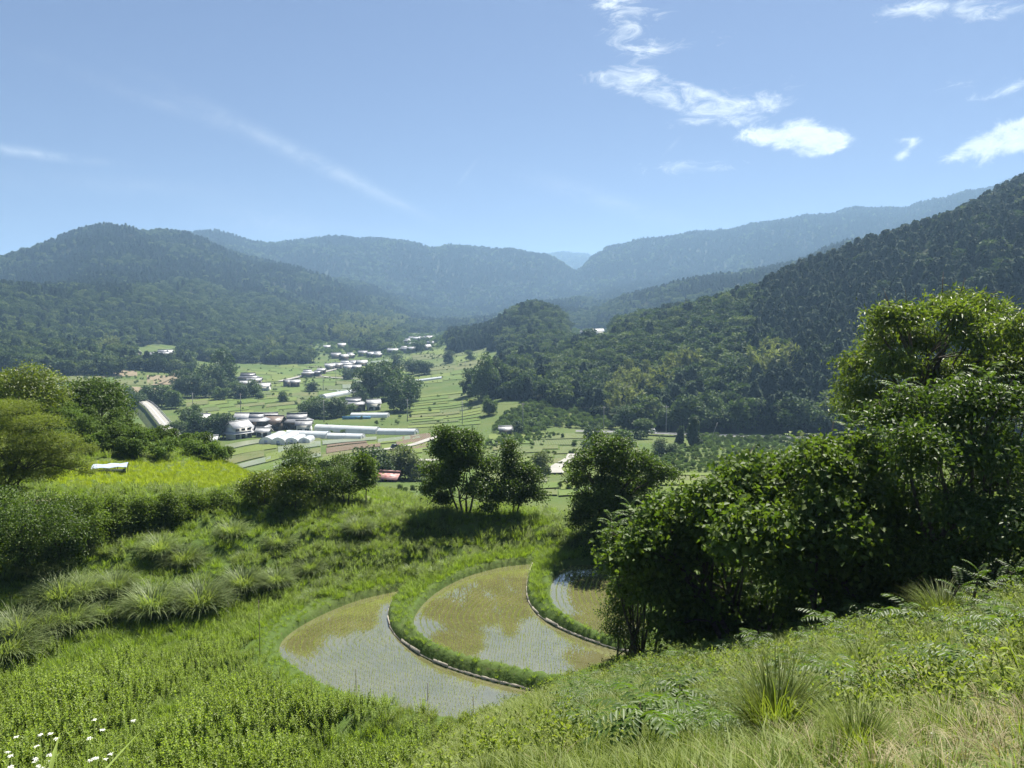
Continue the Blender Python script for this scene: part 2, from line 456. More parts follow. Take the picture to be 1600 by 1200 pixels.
# value noise for spurs, gullies and small bumps
def vnoise(x, y, seed):
    g = np.random.default_rng(seed).random((256, 256))
    xi, yi = np.floor(x).astype(int), np.floor(y).astype(int)
    fx, fy = x - xi, y - yi
    fx, fy = fx * fx * (3 - 2 * fx), fy * fy * (3 - 2 * fy)
    a, b_, c, d = g[xi & 255, yi & 255], g[(xi + 1) & 255, yi & 255], g[xi & 255, (yi + 1) & 255], g[(xi + 1) & 255, (yi + 1) & 255]
    return (a * (1 - fx) + b_ * fx) * (1 - fy) + (c * (1 - fx) + d * fx) * fy
def fbm(x, y, seed, oct=4):
    s, a, t = 0, 1.0, 0
    for o in range(oct):
        s = s + a * vnoise(x * 2 ** o + 17 * o, y * 2 ** o + 31 * o, seed + o); t += a; a *= .5
    return s / t
Rm = np.broadcast_to(RAD[None], GX.shape)
hill = np.clip((GZ + 44) / 40, 0, 1) * np.clip((Rm - 500) / 400, 0, 1)
GZ = GZ + hill * (fbm(GX / 330 + 40, GY / 330 + 40, 3, 4) - .5) * 0.032 * np.minimum(Rm, 1600)
rid = 1 - np.abs(2 * fbm(GX / 420 + 9, GY / 420 + 70, 11, 3) - 1)
GZ = GZ + hill * (rid - .8) * 0.022 * np.minimum(Rm, 1600)
GZ = GZ + hill * (fbm(GX / 75 + 5, GY / 75 + 5, 91, 3) - .5) * 0.016 * np.minimum(Rm, 1800)
zb = GZ + .5 * (fbm(GX / 9 + 11, GY / 9 + 11, 95, 2) - .5)
GZ = GZ - .20 * np.sin(2 * np.pi * zb / 1.05) * np.clip((Rm - 40) / 4, 0, 1) * np.clip((62 - Rm) / 6, 0, 1) * (GX < -2) * np.clip((GZ + 14.8) / .8, 0, 1)
near_b = np.clip((Rm - 3) / 10, 0, 1) * np.clip((130 - Rm) / 40, 0, 1)
GZ = GZ + near_b * ((fbm(GX / 2.6 + 30, GY / 2.6 + 30, 21, 3) - .5) * .45)
GZ = GZ + np.clip((Rm - 100) / 60, 0, 1) * (1 - hill) * (fbm(GX / 35 + 30, GY / 35 + 30, 25, 3) - .5) * 1.0
# paddies: outlines as seen, laid on their water levels
def smooth_closed(P, n=8):
    P = np.asarray(P, float); m = len(P); out = []
    for i in range(m):
        p0, p1, p2, p3 = P[(i - 1) % m], P[i], P[(i + 1) % m], P[(i + 2) % m]
        for t in np.arange(n) / n:
            out.append(.5 * ((2 * p1) + (-p0 + p2) * t + (2 * p0 - 5 * p1 + 4 * p2 - p3) * t * t + (-p0 + 3 * p1 - 3 * p2 + p3) * t ** 3))
    return np.array(out)
def smooth_open(P, n=8):
    P = np.asarray(P, float); P = np.vstack([2 * P[0] - P[1], P, 2 * P[-1] - P[-2]]); out = []
    for i in range(1, len(P) - 2):
        p0, p1, p2, p3 = P[i - 1:i + 3]
        for t in np.arange(n) / n:
            out.append(.5 * ((2 * p1) + (-p0 + p2) * t + (2 * p0 - 5 * p1 + 4 * p2 - p3) * t * t + (-p0 + 3 * p1 - 3 * p2 + p3) * t ** 3))
    out.append(P[-2]); return np.array(out)
LA, LB, LC = -15.0, -14.72, -14.45
pxA_left = [(632, 921), (560, 938), (500, 962), (455, 988), (436, 1010), (442, 1032), (475, 1058), (525, 1085), (590, 1105), (660, 1122), (720, 1132)]
pxA_right = [(632, 921), (613, 940), (606, 962), (612, 985), (634, 1008), (672, 1032), (728, 1053), (795, 1071), (858, 1084)]
pxB_left = [(832, 881), (780, 887), (722, 904), (676, 930), (648, 962), (651, 987), (677, 1009), (721, 1028), (780, 1043), (834, 1055), (884, 1064)]
pxB_right = [(832, 881), (824, 908), (825, 938), (848, 967), (898, 993), (955, 1013), (1000, 1024)]
pxC_left = [(895, 883), (872, 895), (859, 920), (862, 943), (879, 962), (907, 979), (937, 992), (980, 1004)]
pxC_right = [(895, 883), (932, 883), (948, 897), (965, 920), (1000, 950), (1040, 985)]
def wpoly(px, z): return np.array([on_plane(u, v, z) for u, v in px])
A_l, A_r = smooth_open(wpoly(pxA_left, LA)), smooth_open(wpoly(pxA_right, LA))
B_l, B_r = smooth_open(wpoly(pxB_left, LB)), smooth_open(wpoly(pxB_right, LB))
C_l, C_r = smooth_open(wpoly(pxC_left, LC)), smooth_open(wpoly(pxC_right, LC))
polys = [(np.vstack([A_l, A_r[::-1]]), LA), (np.vstack([B_l, B_r[::-1]]), LB), (np.vstack([C_l, C_r[::-1]]), LC)]
def sdist(px, py, poly):
    """signed distance, positive inside"""
    best = np.full(px.shape, 1e9); inside = np.zeros(px.shape, bool)
    n = len(poly)
    for i in range(n):
        a, c = poly[i], poly[(i + 1) % n]
        e = c - a; L = e @ e
        if L < 1e-9: continue
        t = np.clip(((px - a[0]) * e[0] + (py - a[1]) * e[1]) / L, 0, 1)
        best = np.minimum(best, np.hypot(px - a[0] - t * e[0], py - a[1] - t * e[1]))
        if (a[1] > c[1]) != (py > 0).any() or True:
            cond = (a[1] > py) != (c[1] > py)
            with np.errstate(divide='ignore', invalid='ignore'):
                xi = (c[0] - a[0]) * (py - a[1]) / (c[1] - a[1]) + a[0]
            inside ^= cond & (px < xi)
    return np.where(inside, best, -best)
box_m = (GX > -22) & (GX < 14) & (GY > 20) & (GY < 54)
bx, by, bz = GX[box_m], GY[box_m], GZ[box_m]
SD = [sdist(bx, by, p) for p, _ in polys]
lev = [l for _, l in polys]
out = bz.copy()
dmin = np.full(bx.shape, 1e9); targ = np.zeros(bx.shape)
for sd, l in zip(SD, lev):
    d = np.maximum(-sd, 0)
    up = d < dmin
    dmin = np.where(up, d, dmin)
wsum_ = sum(1 / (np.maximum(-sd, 0) + .05) ** 2 for sd in SD)
targ = sum((l + .34) / (np.maximum(-sd, 0) + .05) ** 2 for sd, l in zip(SD, lev)) / wsum_
k = np.clip((dmin - .9) / 2.4, 0, 1); k = k * k * (3 - 2 * k)
out = targ * (1 - k) + bz * k
for sd, l in zip(SD, lev):
    kk = np.clip((sd + .12) / .24, 0, 1)
    out = out * (1 - kk) + (l - .22) * kk
GZ[box_m] = out
def ground_ij(x, y):
    ph = np.arctan2(x, y); r = np.hypot(x, y)
    fi = (ph + PH_MAX) / (2 * PH_MAX) * (nd_ - 1)
    fi = np.clip(fi, 0, nd_ - 1.001)
    i = fi.astype(int); fi = fi - i
    j = np.clip(np.searchsorted(RAD, r) - 1, 0, NR_ - 2)
    fj = np.clip((r - RAD[j]) / (RAD[j + 1] - RAD[j]), 0, 1)
    return i, fi, j, fj
def ground(x, y):
    x, y = np.asarray(x, float), np.asarray(y, float)
    i, fi, j, fj = ground_ij(x, y)
    return (GZ[i, j] * (1 - fi) + GZ[i + 1, j] * fi) * (1 - fj) + (GZ[i, j + 1] * (1 - fi) + GZ[i + 1, j + 1] * fi) * fj
# highest sight line up to each distance: tells which ground can be seen at all
VIS = np.maximum.accumulate(GZ[:nd_] / RAD[None], axis=1)
def visible(x, y, h, slack=.004):
    i, fi, j, fj = ground_ij(x, y)
    return (ground(x, y) + h) / np.hypot(x, y) > VIS[i, np.maximum(j - 1, 0)] - slack
def hit(u, v, rmin=20.0):
    """ground point seen at a photo position, beyond rmin"""
    a, t = ang(u, v)
    rr = np.exp(np.linspace(math.log(rmin), math.log(7000), 4000))
    tt = ground(rr * math.sin(a), rr * math.cos(a)) / rr
    j = np.argmax(tt >= t)
    if tt[j] < t: j = len(rr) - 1
    r = rr[j]
    return np.array([r * math.sin(a), r * math.cos(a), r * tt[j]])
def at(u, r):
    """ground point on the bearing of a photo column, at a distance"""
    a = math.atan((u - 800) / F_PX / cP)
    x, y = r * math.sin(a), r * math.cos(a)
    return np.array([x, y, float(ground(x, y))])
# terrain sheet
def terrain_mat():
    m, t = mat_new('meadow_ground')
    g1 = noise(t, .9, 6, .6, 'Object')
    g2 = noise(t, .035, 5, .6, 'Object')
    g3 = noise(t, 6.0, 4, .6, 'Object')
    c = mixc(t, ramp(t, g2, .35, .65), (.054, .086, .020), (.082, .100, .030))
    c = mixc(t, ramp(t, g1, .45, .75), c, (.052, .088, .018))
    c = mixc(t, ramp(t, g3, .55, .8), c, (.085, .075, .04))
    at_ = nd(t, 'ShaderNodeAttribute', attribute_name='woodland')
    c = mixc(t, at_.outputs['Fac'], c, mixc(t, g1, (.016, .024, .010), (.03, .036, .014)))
    p = nd(t, 'ShaderNodeBsdfPrincipled')
    t.links.new(c, p.inputs['Base Color'])
    p.inputs['Roughness'].default_value = .9
    p.inputs['Specular IOR Level'].default_value = .1
    bp = nd(t, 'ShaderNodeBump'); bp.inputs['Strength'].default_value = .6; bp.inputs['Distance'].default_value = .3
    t.links.new(g1, bp.inputs['Height']); t.links.new(bp.outputs[0], p.inputs['Normal'])
    o = nd(t, 'ShaderNodeOutputMaterial'); t.links.new(p.outputs[0], o.inputs[0])
    return m
idx = np.arange(NP_ * NR_).reshape(NP_, NR_)
nxt = np.roll(idx, -1, axis=0)
q = np.stack([idx[:, :-1], idx[:, 1:], nxt[:, 1:], nxt[:, :-1]], -1).reshape(-1, 4)
Vt = np.stack([GX, GY, GZ], -1).reshape(-1, 3)
Vt = np.vstack([Vt, [[0, 0, GZ[:, 0].mean() + .05]]])
fan = np.stack([nxt[:, 0], np.full(NP_, len(Vt) - 1), idx[:, 0]], -1)
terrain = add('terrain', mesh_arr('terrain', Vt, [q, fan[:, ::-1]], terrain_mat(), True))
tag(terrain, kind='structure')
# ------------------------------------------------------------------ foliage makers
def unit(v): return v / (np.linalg.norm(v, axis=-1, keepdims=True) + 1e-9)
def leaves(Cn, D, N, L, W, fold=.25):
    """one folded leaf (2 triangles) per centre: base, side, tip, side"""
    n = len(Cn)
    D = unit(D); N = unit(N - (N * D).sum(-1, keepdims=True) * D)
    B = np.cross(D, N)
    L = np.broadcast_to(np.asarray(L, float), (n,))[:, None]; W = np.broadcast_to(np.asarray(W, float), (n,))[:, None]
    mid = Cn + D * L * .42
    V = np.stack([Cn, mid + B * W * .5 + N * W * fold, Cn + D * L - N * L * .12, mid - B * W * .5 + N * W * fold], 1).reshape(-1, 3)
    i = np.arange(n)[:, None] * 4
    F = np.concatenate([i + np.array([[0, 1, 2]]), i + np.array([[0, 2, 3]])], 1).reshape(-1, 3)
    return V, F
def rdir(r, n): return unit(r.normal(size=(n, 3)))
def crown(r, lobes, n_cl, per, L, W, spread=.35, shell=.72, droop=.25, flat=.5, spray=.0):
    """leaf clumps through the volume of overlapping lobes; lobes: (x,y,z,rx,ry,rz)"""
    lobes = np.asarray(lobes, float)
    wt_ = (lobes[:, 3] * lobes[:, 4] + lobes[:, 3] * lobes[:, 5]); wt_ = wt_ / wt_.sum()
    li = r.choice(len(lobes), n_cl, p=wt_)
    d = rdir(r, n_cl); d[:, 2] = np.where(d[:, 2] < -.5, -d[:, 2], d[:, 2])
    rad = shell + (1.03 - shell) * r.random(n_cl) ** .7
    rad = np.where(r.random(n_cl) < .22, r.random(n_cl) * .8, rad)
    rad = np.where(r.random(n_cl) < spray, r.uniform(1.05, 1.32, n_cl), rad)
    cc = lobes[li, :3] + d * rad[:, None] * lobes[li, 3:]
    P = np.repeat(cc, per, 0) + r.normal(size=(n_cl * per, 3)) * spread * np.array([1, 1, .6])
    out = np.repeat(d, per, 0)
    D = unit(out * .6 + rdir(r, len(P)) * 1.0 + np.array([0, 0, -droop]))
    N = unit(np.array([0, 0, 1.0]) * flat + out * .5 + rdir(r, len(P)) * .7)
    s = .7 + .6 * r.random(len(P))
    return leaves(P, D, N, L * s, W * s)
def limbs(r, base, top, lobes, rad, n=7):
    mb = MB()
    base, top = np.asarray(base, float), np.asarray(top, float)
    m = 6
    pts = np.linspace(base, top, m) + np.vstack([[0, 0, 0], r.normal(size=(m - 1, 3)) * rad * .5 * np.array([1, 1, .3])])
    mb.tube(pts, np.linspace(rad, rad * .35, m), 7)
    for lb in list(lobes)[:n]:
        lb = np.asarray(lb, float)
        k = r.uniform(.3, .8)
        s = pts[0] * (1 - k) + pts[-1] * k
        e = lb[:3] + r.normal(size=3) * lb[3:6] * .2
        mid = (s + e) / 2 + np.array([0, 0, .12 * np.linalg.norm(e - s)])
        mb.tube([s, mid, e, e + (e - mid) * .5], [rad * .45, rad * .32, rad * .18, rad * .05], 5)
        for _ in range(2):
            e2 = lb[:3] + r.normal(size=3) * lb[3:6] * .5
            mb.tube([mid, (mid + e2) / 2 + np.array([0, 0, .05]), e2], [rad * .2, rad * .12, rad * .04], 4)
    return mb
def rand_lobes(r, n, cx, cz, wx, wz, size, top_heavy=.3):
    """n lobes inside an ellipsoid (half sizes wx, wz) centred at height cz"""
    L = []
    for _ in range(n):
        d = rdir(r, 1)[0]; k = r.random() ** .5
        p = d * k * np.array([wx, wx, wz]) * (1 - .45 * size)
        s = size * r.uniform(.7, 1.2)
        L.append((cx + p[0], p[1], cz + p[2], wx * s, wx * s, wz * s * .85))
    return L
def mesh_leaves(name, VF, mat): return mesh_arr(name, VF[0], VF[1], mat)
def join_vf(*vfs):
    V, Fs, n = [], [], 0
    for v, f in vfs:
        V.append(v); Fs.append(f + n); n += len(v)
    return np.vstack(V), np.vstack(Fs)
def blades(r, n, base_r, L, lean, W, seg=4, droop=1.0, base=None):
    """arching grass blades, a strip of seg quads each as triangles"""
    az = r.random(n) * 2 * np.pi
    rb = base_r * np.sqrt(r.random(n))
    P0 = np.stack([np.cos(az) * rb, np.sin(az) * rb, np.zeros(n)], -1) if base is None else base
    az2 = az + r.normal(size=n) * .5
    h = np.stack([np.cos(az2), np.sin(az2), np.zeros(n)], -1)
    ln = L * (.55 + .6 * r.random(n))
    le = lean * (.15 + r.random(n))
    side = np.cross(h, [0, 0, 1.0])
    t = np.linspace(0, 1, seg + 1)
    rows = []
    for k, tk in enumerate(t):
        horiz = ln * (le * tk * .45 + le * droop * .75 * tk ** 2.2)
        vert = ln * (tk - .42 * le * droop * tk ** 2.6)
        c = P0 + h * horiz[:, None] + np.array([0, 0, 1.0]) * vert[:, None]
        w = W * (1 - tk ** 1.6) * .5 + W * .02
        rows.append(np.stack([c - side * w, c + side * w], 1))
    V = np.stack(rows, 1).reshape(-1, 3)
    m = (seg + 1) * 2
    f = []
    for k in range(seg):
        a = 2 * k
        f += [(a, a + 1, a + 3), (a, a + 3, a + 2)]
    f = np.array(f)
    F = (np.arange(n)[:, None, None] * m + f[None]).reshape(-1, 3)
    return V, F
def fronds(r, tips, n_leaf, L, W, azs, elev, arch=.5):
    """pinnate leaves: a bent rachis with paired leaflets. tips: bases (m,3)"""
    Vs = []; Cs, Ds, Ns, Ls, Ws = [], [], [], [], []
    for p, az, el, ln in zip(tips, azs, elev, L):
        h = np.array([math.cos(az), math.sin(az), 0]); up = np.array([0, 0, 1.0])
        side = np.cross(h, up)
        t = np.linspace(.12, 1, n_leaf)
        ang_ = el - arch * 1.5 * t
        step = ln / n_leaf
        dirs = h[None] * np.cos(ang_)[:, None] + up[None] * np.sin(ang_)[:, None]
        pos = p + np.cumsum(dirs * step, 0)
        nrm = -h[None] * np.sin(ang_)[:, None] + up[None] * np.cos(ang_)[:, None]
        for s in (-1, 1):
            Cs.append(pos); Ds.append(dirs * .45 + side[None] * s + np.array([0, 0, -.22]) + r.normal(size=(n_leaf, 3)) * .1); Ns.append(nrm + r.normal(size=(n_leaf, 3)) * .15)
            env = np.sin(np.clip(t, .05, .97) * np.pi) ** .35
            Ls.append(W * 3.1 * env * ln); Ws.append(W * ln * np.ones(n_leaf))
    return leaves(np.vstack(Cs), np.vstack(Ds), np.vstack(Ns), np.concatenate(Ls), np.concatenate(Ws))
def dome_blades(r, n, base_r, L, W, a0=.95, a1=2.75, seg=6):
    """blades that rise, bend over and hang: a rounded tuft"""
    az = r.random(n) * 2 * np.pi; rb = base_r * np.sqrt(r.random(n))
    P = np.stack([np.cos(az) * rb, np.sin(az) * rb, np.zeros(n)], -1)
    az2 = az + r.normal(size=n) * .45
    h = np.stack([np.cos(az2), np.sin(az2), np.zeros(n)], -1); side = np.cross(h, [0, 0, 1.0])
    ln = L * (.6 + .55 * r.random(n)); s0 = a0 * r.random(n) ** .7; s1 = s0 + (a1 - s0) * (.35 + .65 * r.random(n))
    rows = []; w0 = W * (.7 + .6 * r.random(n))
    for k in range(seg + 1):
        t = k / seg
        w = w0 * (1 - t ** 2) * .5 + W * .03
        rows.append(np.stack([P - side * w[:, None], P + side * w[:, None]], 1))
        a = s0 + (s1 - s0) * t ** 1.6
        P = P + (h * np.sin(a)[:, None] + np.array([0, 0, 1.0]) * np.cos(a)[:, None]) * (ln / seg)[:, None]
    V = np.stack(rows, 1).reshape(-1, 3); m = (seg + 1) * 2
    f = np.array([q for k in range(seg) for q in ((2 * k, 2 * k + 1, 2 * k + 3), (2 * k, 2 * k + 3, 2 * k + 2))])
    return V, (np.arange(n)[:, None, None] * m + f[None]).reshape(-1, 3)
# ------------------------------------------------------------------ scattering (uncountable cover only)
def proto(name, me_or_list):
    o = bpy.data.objects.new(name, me_or_list)
    return o
def proto_coll(name, meshes):
    c = bpy.data.collections.new(name)
    for i, me in enumerate(meshes):
        c.objects.link(proto('%s_%02d' % (name, i), me))
    return c
def scatter(name, P, coll, nproto, scl, label, cat, rot=None, seed=0, parent=None, zs=None, pick=None):
    r = np.random.default_rng(seed + 100)
    n = len(P)
    me = bpy.data.meshes.new(name)
    me.vertices.add(n); me.vertices.foreach_set('co', np.asarray(P, np.float32).ravel())
    ro = np.zeros((n, 3), np.float32)
    ro[:, 2] = r.random(n) * 6.283
    ro[:, :2] = r.normal(size=(n, 2)) * .06
    if rot is not None: ro += rot
    sc = np.repeat(np.asarray(scl, np.float32)[:, None] * np.ones((n, 1), np.float32), 3, 1)
    if zs is not None: sc[:, 2] *= zs
    a = me.attributes.new('rot', 'FLOAT_VECTOR', 'POINT'); a.data.foreach_set('vector', ro.ravel())
    a = me.attributes.new('scl', 'FLOAT_VECTOR', 'POINT'); a.data.foreach_set('vector', sc.astype(np.float32).ravel())
    a = me.attributes.new('pick', 'INT', 'POINT'); a.data.foreach_set('value', (r.integers(0, nproto, n) if pick is None else pick).astype(np.int32))
    o = add(name, me, parent)
    gt = bpy.data.node_groups.new(name + '_scatter', 'GeometryNodeTree')
    gt.interface.new_socket('Geometry', in_out='INPUT', socket_type='NodeSocketGeometry')
    gt.interface.new_socket('Geometry', in_out='OUTPUT', socket_type='NodeSocketGeometry')
    gi, go = gt.nodes.new('NodeGroupInput'), gt.nodes.new('NodeGroupOutput')
    ci = gt.nodes.new('GeometryNodeCollectionInfo')
    ci.inputs['Collection'].default_value = coll
    ci.inputs['Separate Children'].default_value = True
    ci.inputs['Reset Children'].default_value = True
    ip = gt.nodes.new('GeometryNodeInstanceOnPoints')
    ip.inputs['Pick Instance'].default_value = True
    def attr(nm, ty):
        x = gt.nodes.new('GeometryNodeInputNamedAttribute'); x.data_type = ty; x.inputs[0].default_value = nm
        return x.outputs[0]
    gt.links.new(gi.outputs[0], ip.inputs['Points'])
    gt.links.new(ci.outputs[0], ip.inputs['Instance'])
    gt.links.new(attr('pick', 'INT'), ip.inputs['Instance Index'])
    e2r = gt.nodes.new('FunctionNodeEulerToRotation')
    gt.links.new(attr('rot', 'FLOAT_VECTOR'), e2r.inputs[0])
    gt.links.new(e2r.outputs[0], ip.inputs['Rotation'])
    gt.links.new(attr('scl', 'FLOAT_VECTOR'), ip.inputs['Scale'])
    gt.links.new(ip.outputs[0], go.inputs[0])
    md = o.modifiers.new('scatter', 'NODES'); md.node_group = gt
    tag(o, label, cat, kind='stuff')
    return o
def poly_mask(u, v, poly):
    return sdist(np.asarray(u, float), np.asarray(v, float), np.asarray(poly, float)) > 0
# ------------------------------------------------------------------ foliage materials
M = {}
M['bark'] = plain_mat('bark', (.05, .04, .03), (.1, .085, .065), .9, .2, 8, .5)
M['broad'] = leaf_mat('broadleaf_far', (.030, .058, .020), (.060, .090, .032), .22, .7, .10, .38, third=(.075, .10, .042))
M['conifer'] = leaf_mat('conifer_far', (.018, .036, .018), (.032, .054, .026), .10, .75, .08, .3)
M['bamboo'] = leaf_mat('bamboo_far', (.115, .14, .06), (.17, .19, .088), .30, .7, .1, .25)
M['shrub'] = leaf_mat('shrub_far', (.06, .105, .024), (.105, .15, .038), .25, .7, .1, .35)
M['tree_near'] = leaf_mat('tree_leaf', (.038, .072, .014), (.08, .12, .022), .35, .5, .28, .15)
M['tree_lime'] = leaf_mat('lime_leaf', (.085, .13, .02), (.16, .19, .03), .42, .42, .45, .12)
M['chestnut'] = leaf_mat('chestnut_leaf', (.05, .085, .014), (.125, .16, .026), .42, .45, .35, .1)
M['kudzu'] = leaf_mat('vine_leaf', (.05, .09, .016), (.105, .15, .028), .38, .55, .2, .12)
M['pinnate'] = leaf_mat('pinnate_leaf', (.045, .085, .016), (.085, .13, .024), .42, .48, .28, .15)
M['silk'] = leaf_mat('feathery_leaf', (.10, .14, .028), (.16, .19, .04), .40, .6, .2, .12)
M['weed'] = leaf_mat('weed_leaf', (.14, .20, .036), (.235, .295, .072), .46, .5, .3, .22)
M['lush'] = leaf_mat('lush_grass', (.125, .19, .028), (.20, .265, .046), .46, .5, .3, .2)
M['yellow'] = leaf_mat('young_grass', (.21, .27, .022), (.29, .33, .035), .48, .5, .3, .15)
M['susuki'] = leaf_mat('silver_grass', (.105, .15, .05), (.21, .25, .105), .44, .5, .28, .22)
M['dry'] = leaf_mat('dry_grass', (.18, .155, .075), (.27, .23, .12), .35, .6, .3, .2)
M['fore'] = leaf_mat('slope_grass', (.11, .155, .028), (.19, .225, .05), .44, .55, .2, .22)
M['rice'] = leaf_mat('rice_seedling', (.14, .19, .035), (.22, .26, .06), .35, .5, .3, .15)
M['flower'] = leaf_mat('white_petal', (.75, .75, .68), (.82, .82, .78), .3, .6, .2, .05, tcol=(1, 1, 1))
# ------------------------------------------------------------------ distant tree shapes
def far_broad(seed, mat, h=1.0, n=360):
    r = np.random.default_rng(seed)
    lobes = rand_lobes(r, 11, 0, .58, .46, .40, .42)
    VF = crown(r, lobes, n, 2, .11, .085, .03, .86, .3, .8)
    mb = MB(); mb.tube([(0, 0, -.08), (.01, 0, .5)], [.035, .02], 5)
    tv = mb.v[0]; q_ = mb.q[0]
    tf = np.vstack([q_[:, [0, 1, 2]], q_[:, [0, 2, 3]]])
    # a leafy inner mass so the far crown is not see-through
    return mesh_arr('far_tree', *join_vf(VF, (tv, tf)), mat)
def far_conifer(seed, mat):
    r = np.random.default_rng(seed)
    n = 460
    z = r.random(n) ** 1.2 * .94 + .04
    rad = (.29 * (1 - z) ** .7 + .02) * (.72 + .32 * r.random(n))
    az = r.random(n) * 6.283
    P = np.stack([np.cos(az) * rad, np.sin(az) * rad, z + .03], -1)
    o = np.stack([np.cos(az), np.sin(az), np.zeros(n)], -1)
    VF = leaves(P - o * .05, o + np.array([0, 0, -.55]) + r.normal(size=(n, 3)) * .25, np.array([[0, 0, 1.0]]) + o * .6 + r.normal(size=(n, 3)) * .3, .15, .10)
    k = 7
    th = np.arange(k) / k * 6.283
    V = np.vstack([np.stack([np.cos(th) * .13, np.sin(th) * .13, np.zeros(k) + .0], -1), [[0, 0, .96]]])
    F_ = np.array([(i, (i + 1) % k, k) for i in range(k)])
    return mesh_arr('far_conifer', *join_vf(VF, (V, F_)), mat)
def far_bamboo(seed, mat):
    r = np.random.default_rng(seed)
    VF = []
    for c in range(5):
        x, y = r.normal(size=2) * .16
        lx, ly = r.normal(size=2) * .12
        h = r.uniform(.75, 1.05); n = 60
        t = .35 + .65 * r.random(n)
        P = np.stack([x + lx * t ** 2 + r.normal(size=n) * .07 * (1.25 - t), y + ly * t ** 2 + r.normal(size=n) * .07 * (1.25 - t), t * h], -1)
        VF.append(leaves(P, r.normal(size=(n, 3)) * .6 + np.array([lx * 3, ly * 3, .25]), r.normal(size=(n, 3)), .15, .05))
    return mesh_arr('far_bamboo', *join_vf(*VF), mat)
broad_meshes = [far_broad(s, M['broad']) for s in range(6)]
con_meshes = [far_conifer(s + 20, M['conifer']) for s in range(5)]
bam_meshes = [far_bamboo(s + 40, M['bamboo']) for s in range(3)]
shr_meshes = [far_broad(s + 60, M['shrub'], n=160) for s in range(4)]
wood_coll = proto_coll('wood', broad_meshes + con_meshes)
bam_coll = proto_coll('bamboo_culms', bam_meshes)
shr_coll = proto_coll('low_shrub', shr_meshes)
NB, NC = len(broad_meshes), len(con_meshes)
# ------------------------------------------------------------------ woods on the hillsides
def disk_points(r, rmin, rmax, spacing, jit=.85, ph=R(40)):
    """jittered grid over the sector in view"""
    n = int(rmax * math.sin(ph) / spacing) + 1
    xs = np.arange(-n, n + 1) * spacing
    ys = np.arange(0, int(rmax / spacing) + 1) * spacing
    X, Y = np.meshgrid(xs, ys)
    X = X.ravel() + (r.random(X.size) - .5) * spacing * jit * 2
    Y = Y.ravel() + (r.random(Y.size) - .5) * spacing * jit * 2
    d = np.hypot(X, Y); a = np.abs(np.arctan2(X, Y))
    m = (d > rmin) & (d < rmax) & (a < ph)
    return X[m], Y[m]
# open ground: photo areas of the valley that carry no wood (tested where the ground itself is seen)
OPEN = [
 [(150, 612), (200, 578), (300, 585), (330, 640), (500, 612), (440, 600), (470, 585), (540, 575), (600, 580), (720, 572), (745, 555), (775, 548), (800, 570), (760, 600), (745, 640), (820, 640), (860, 655), (930, 668), (960, 680), (1300, 684), (1300, 800), (100, 800), (140, 640)],
 [(470, 545), (500, 535), (520, 532), (560, 548), (600, 555), (620, 530), (640, 520), (700, 522), (700, 560), (640, 575), (520, 578), (475, 560)],
 [(205, 540), (280, 538), (285, 570), (210, 575)],
 [(370, 568), (415, 568), (470, 590), (450, 612), (380, 605)],
 [(890, 516), (955, 516), (960, 545), (890, 545)],
 [(690, 556), (760, 545), (790, 560), (740, 575), (690, 575)],
]
r_ = np.random.default_rng(5)
sets = []
for (ra, rb, sp) in [(300, 700, 6.6), (700, 1300, 7.6), (1300, 2300, 9.0), (2300, 3400, 11.5), (4400, 5800, 26)]:
    X, Y = disk_points(r_, ra, rb, sp)
    Z = ground(X, Y)
    m = visible(X, Y, 14)
    sets.append(np.stack([X[m], Y[m], Z[m]], -1))
WP = np.vstack(sets)
wu, wv = project(WP[:, 0], WP[:, 1], WP[:, 2])
wr = np.hypot(WP[:, 0], WP[:, 1])
def wooded(u, v, r):
    """where the woods stand: everything but the open ground, beyond the road and the orchard slope"""
    om = np.zeros(len(u), bool)
    for p in OPEN: om |= poly_mask(u, v, p)
    k = ~om
    k &= ~((r < 335 + np.clip((1010 - u) * .35, 0, 80)) & (u > 700))
    k &= ~((r < 500) & (u <= 760))
    k &= ~((r < 640) & (u <= 300))
    k &= ~((r < 820) & (u > 300) & (u < 700) & (v > 556))
    return k
keep = wooded(wu, wv, wr)
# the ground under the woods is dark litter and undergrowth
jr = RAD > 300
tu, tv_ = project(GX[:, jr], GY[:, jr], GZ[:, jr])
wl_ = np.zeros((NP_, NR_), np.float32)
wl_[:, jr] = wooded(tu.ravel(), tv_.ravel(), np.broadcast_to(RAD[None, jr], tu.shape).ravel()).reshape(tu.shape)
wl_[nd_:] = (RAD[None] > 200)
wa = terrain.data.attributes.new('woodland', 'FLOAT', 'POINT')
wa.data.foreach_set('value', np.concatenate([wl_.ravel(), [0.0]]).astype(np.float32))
WP, wu, wv, wr = WP[keep], wu[keep], wv[keep], wr[keep]
cn = fbm(WP[:, 0] / 90 + 50, WP[:, 1] / 90 + 50, 44, 3)
up_ = np.clip((WP[:, 2] - 0) / 60, -1, 1)
pcon = np.clip((cn - .46) * 5 + up_ * .35 + .3, .04, .94)
pcon = np.where((wu < 700) & (wv > 475) & (wr < 1600), pcon * .3, pcon)
pcon = np.where((wu > 1180) & (wv < 620), np.maximum(pcon, .85), pcon)
pcon = np.where((wu > 900) & (wu < 1180) & (wr < 1000), pcon * .25, pcon)
pcon = np.where((wu > 690) & (wu < 900) & (wr < 1000), np.where(wu < 790, .7, .15), pcon)
is_con = r_.random(len(WP)) < pcon
bam_m = np.zeros(len(WP), bool)
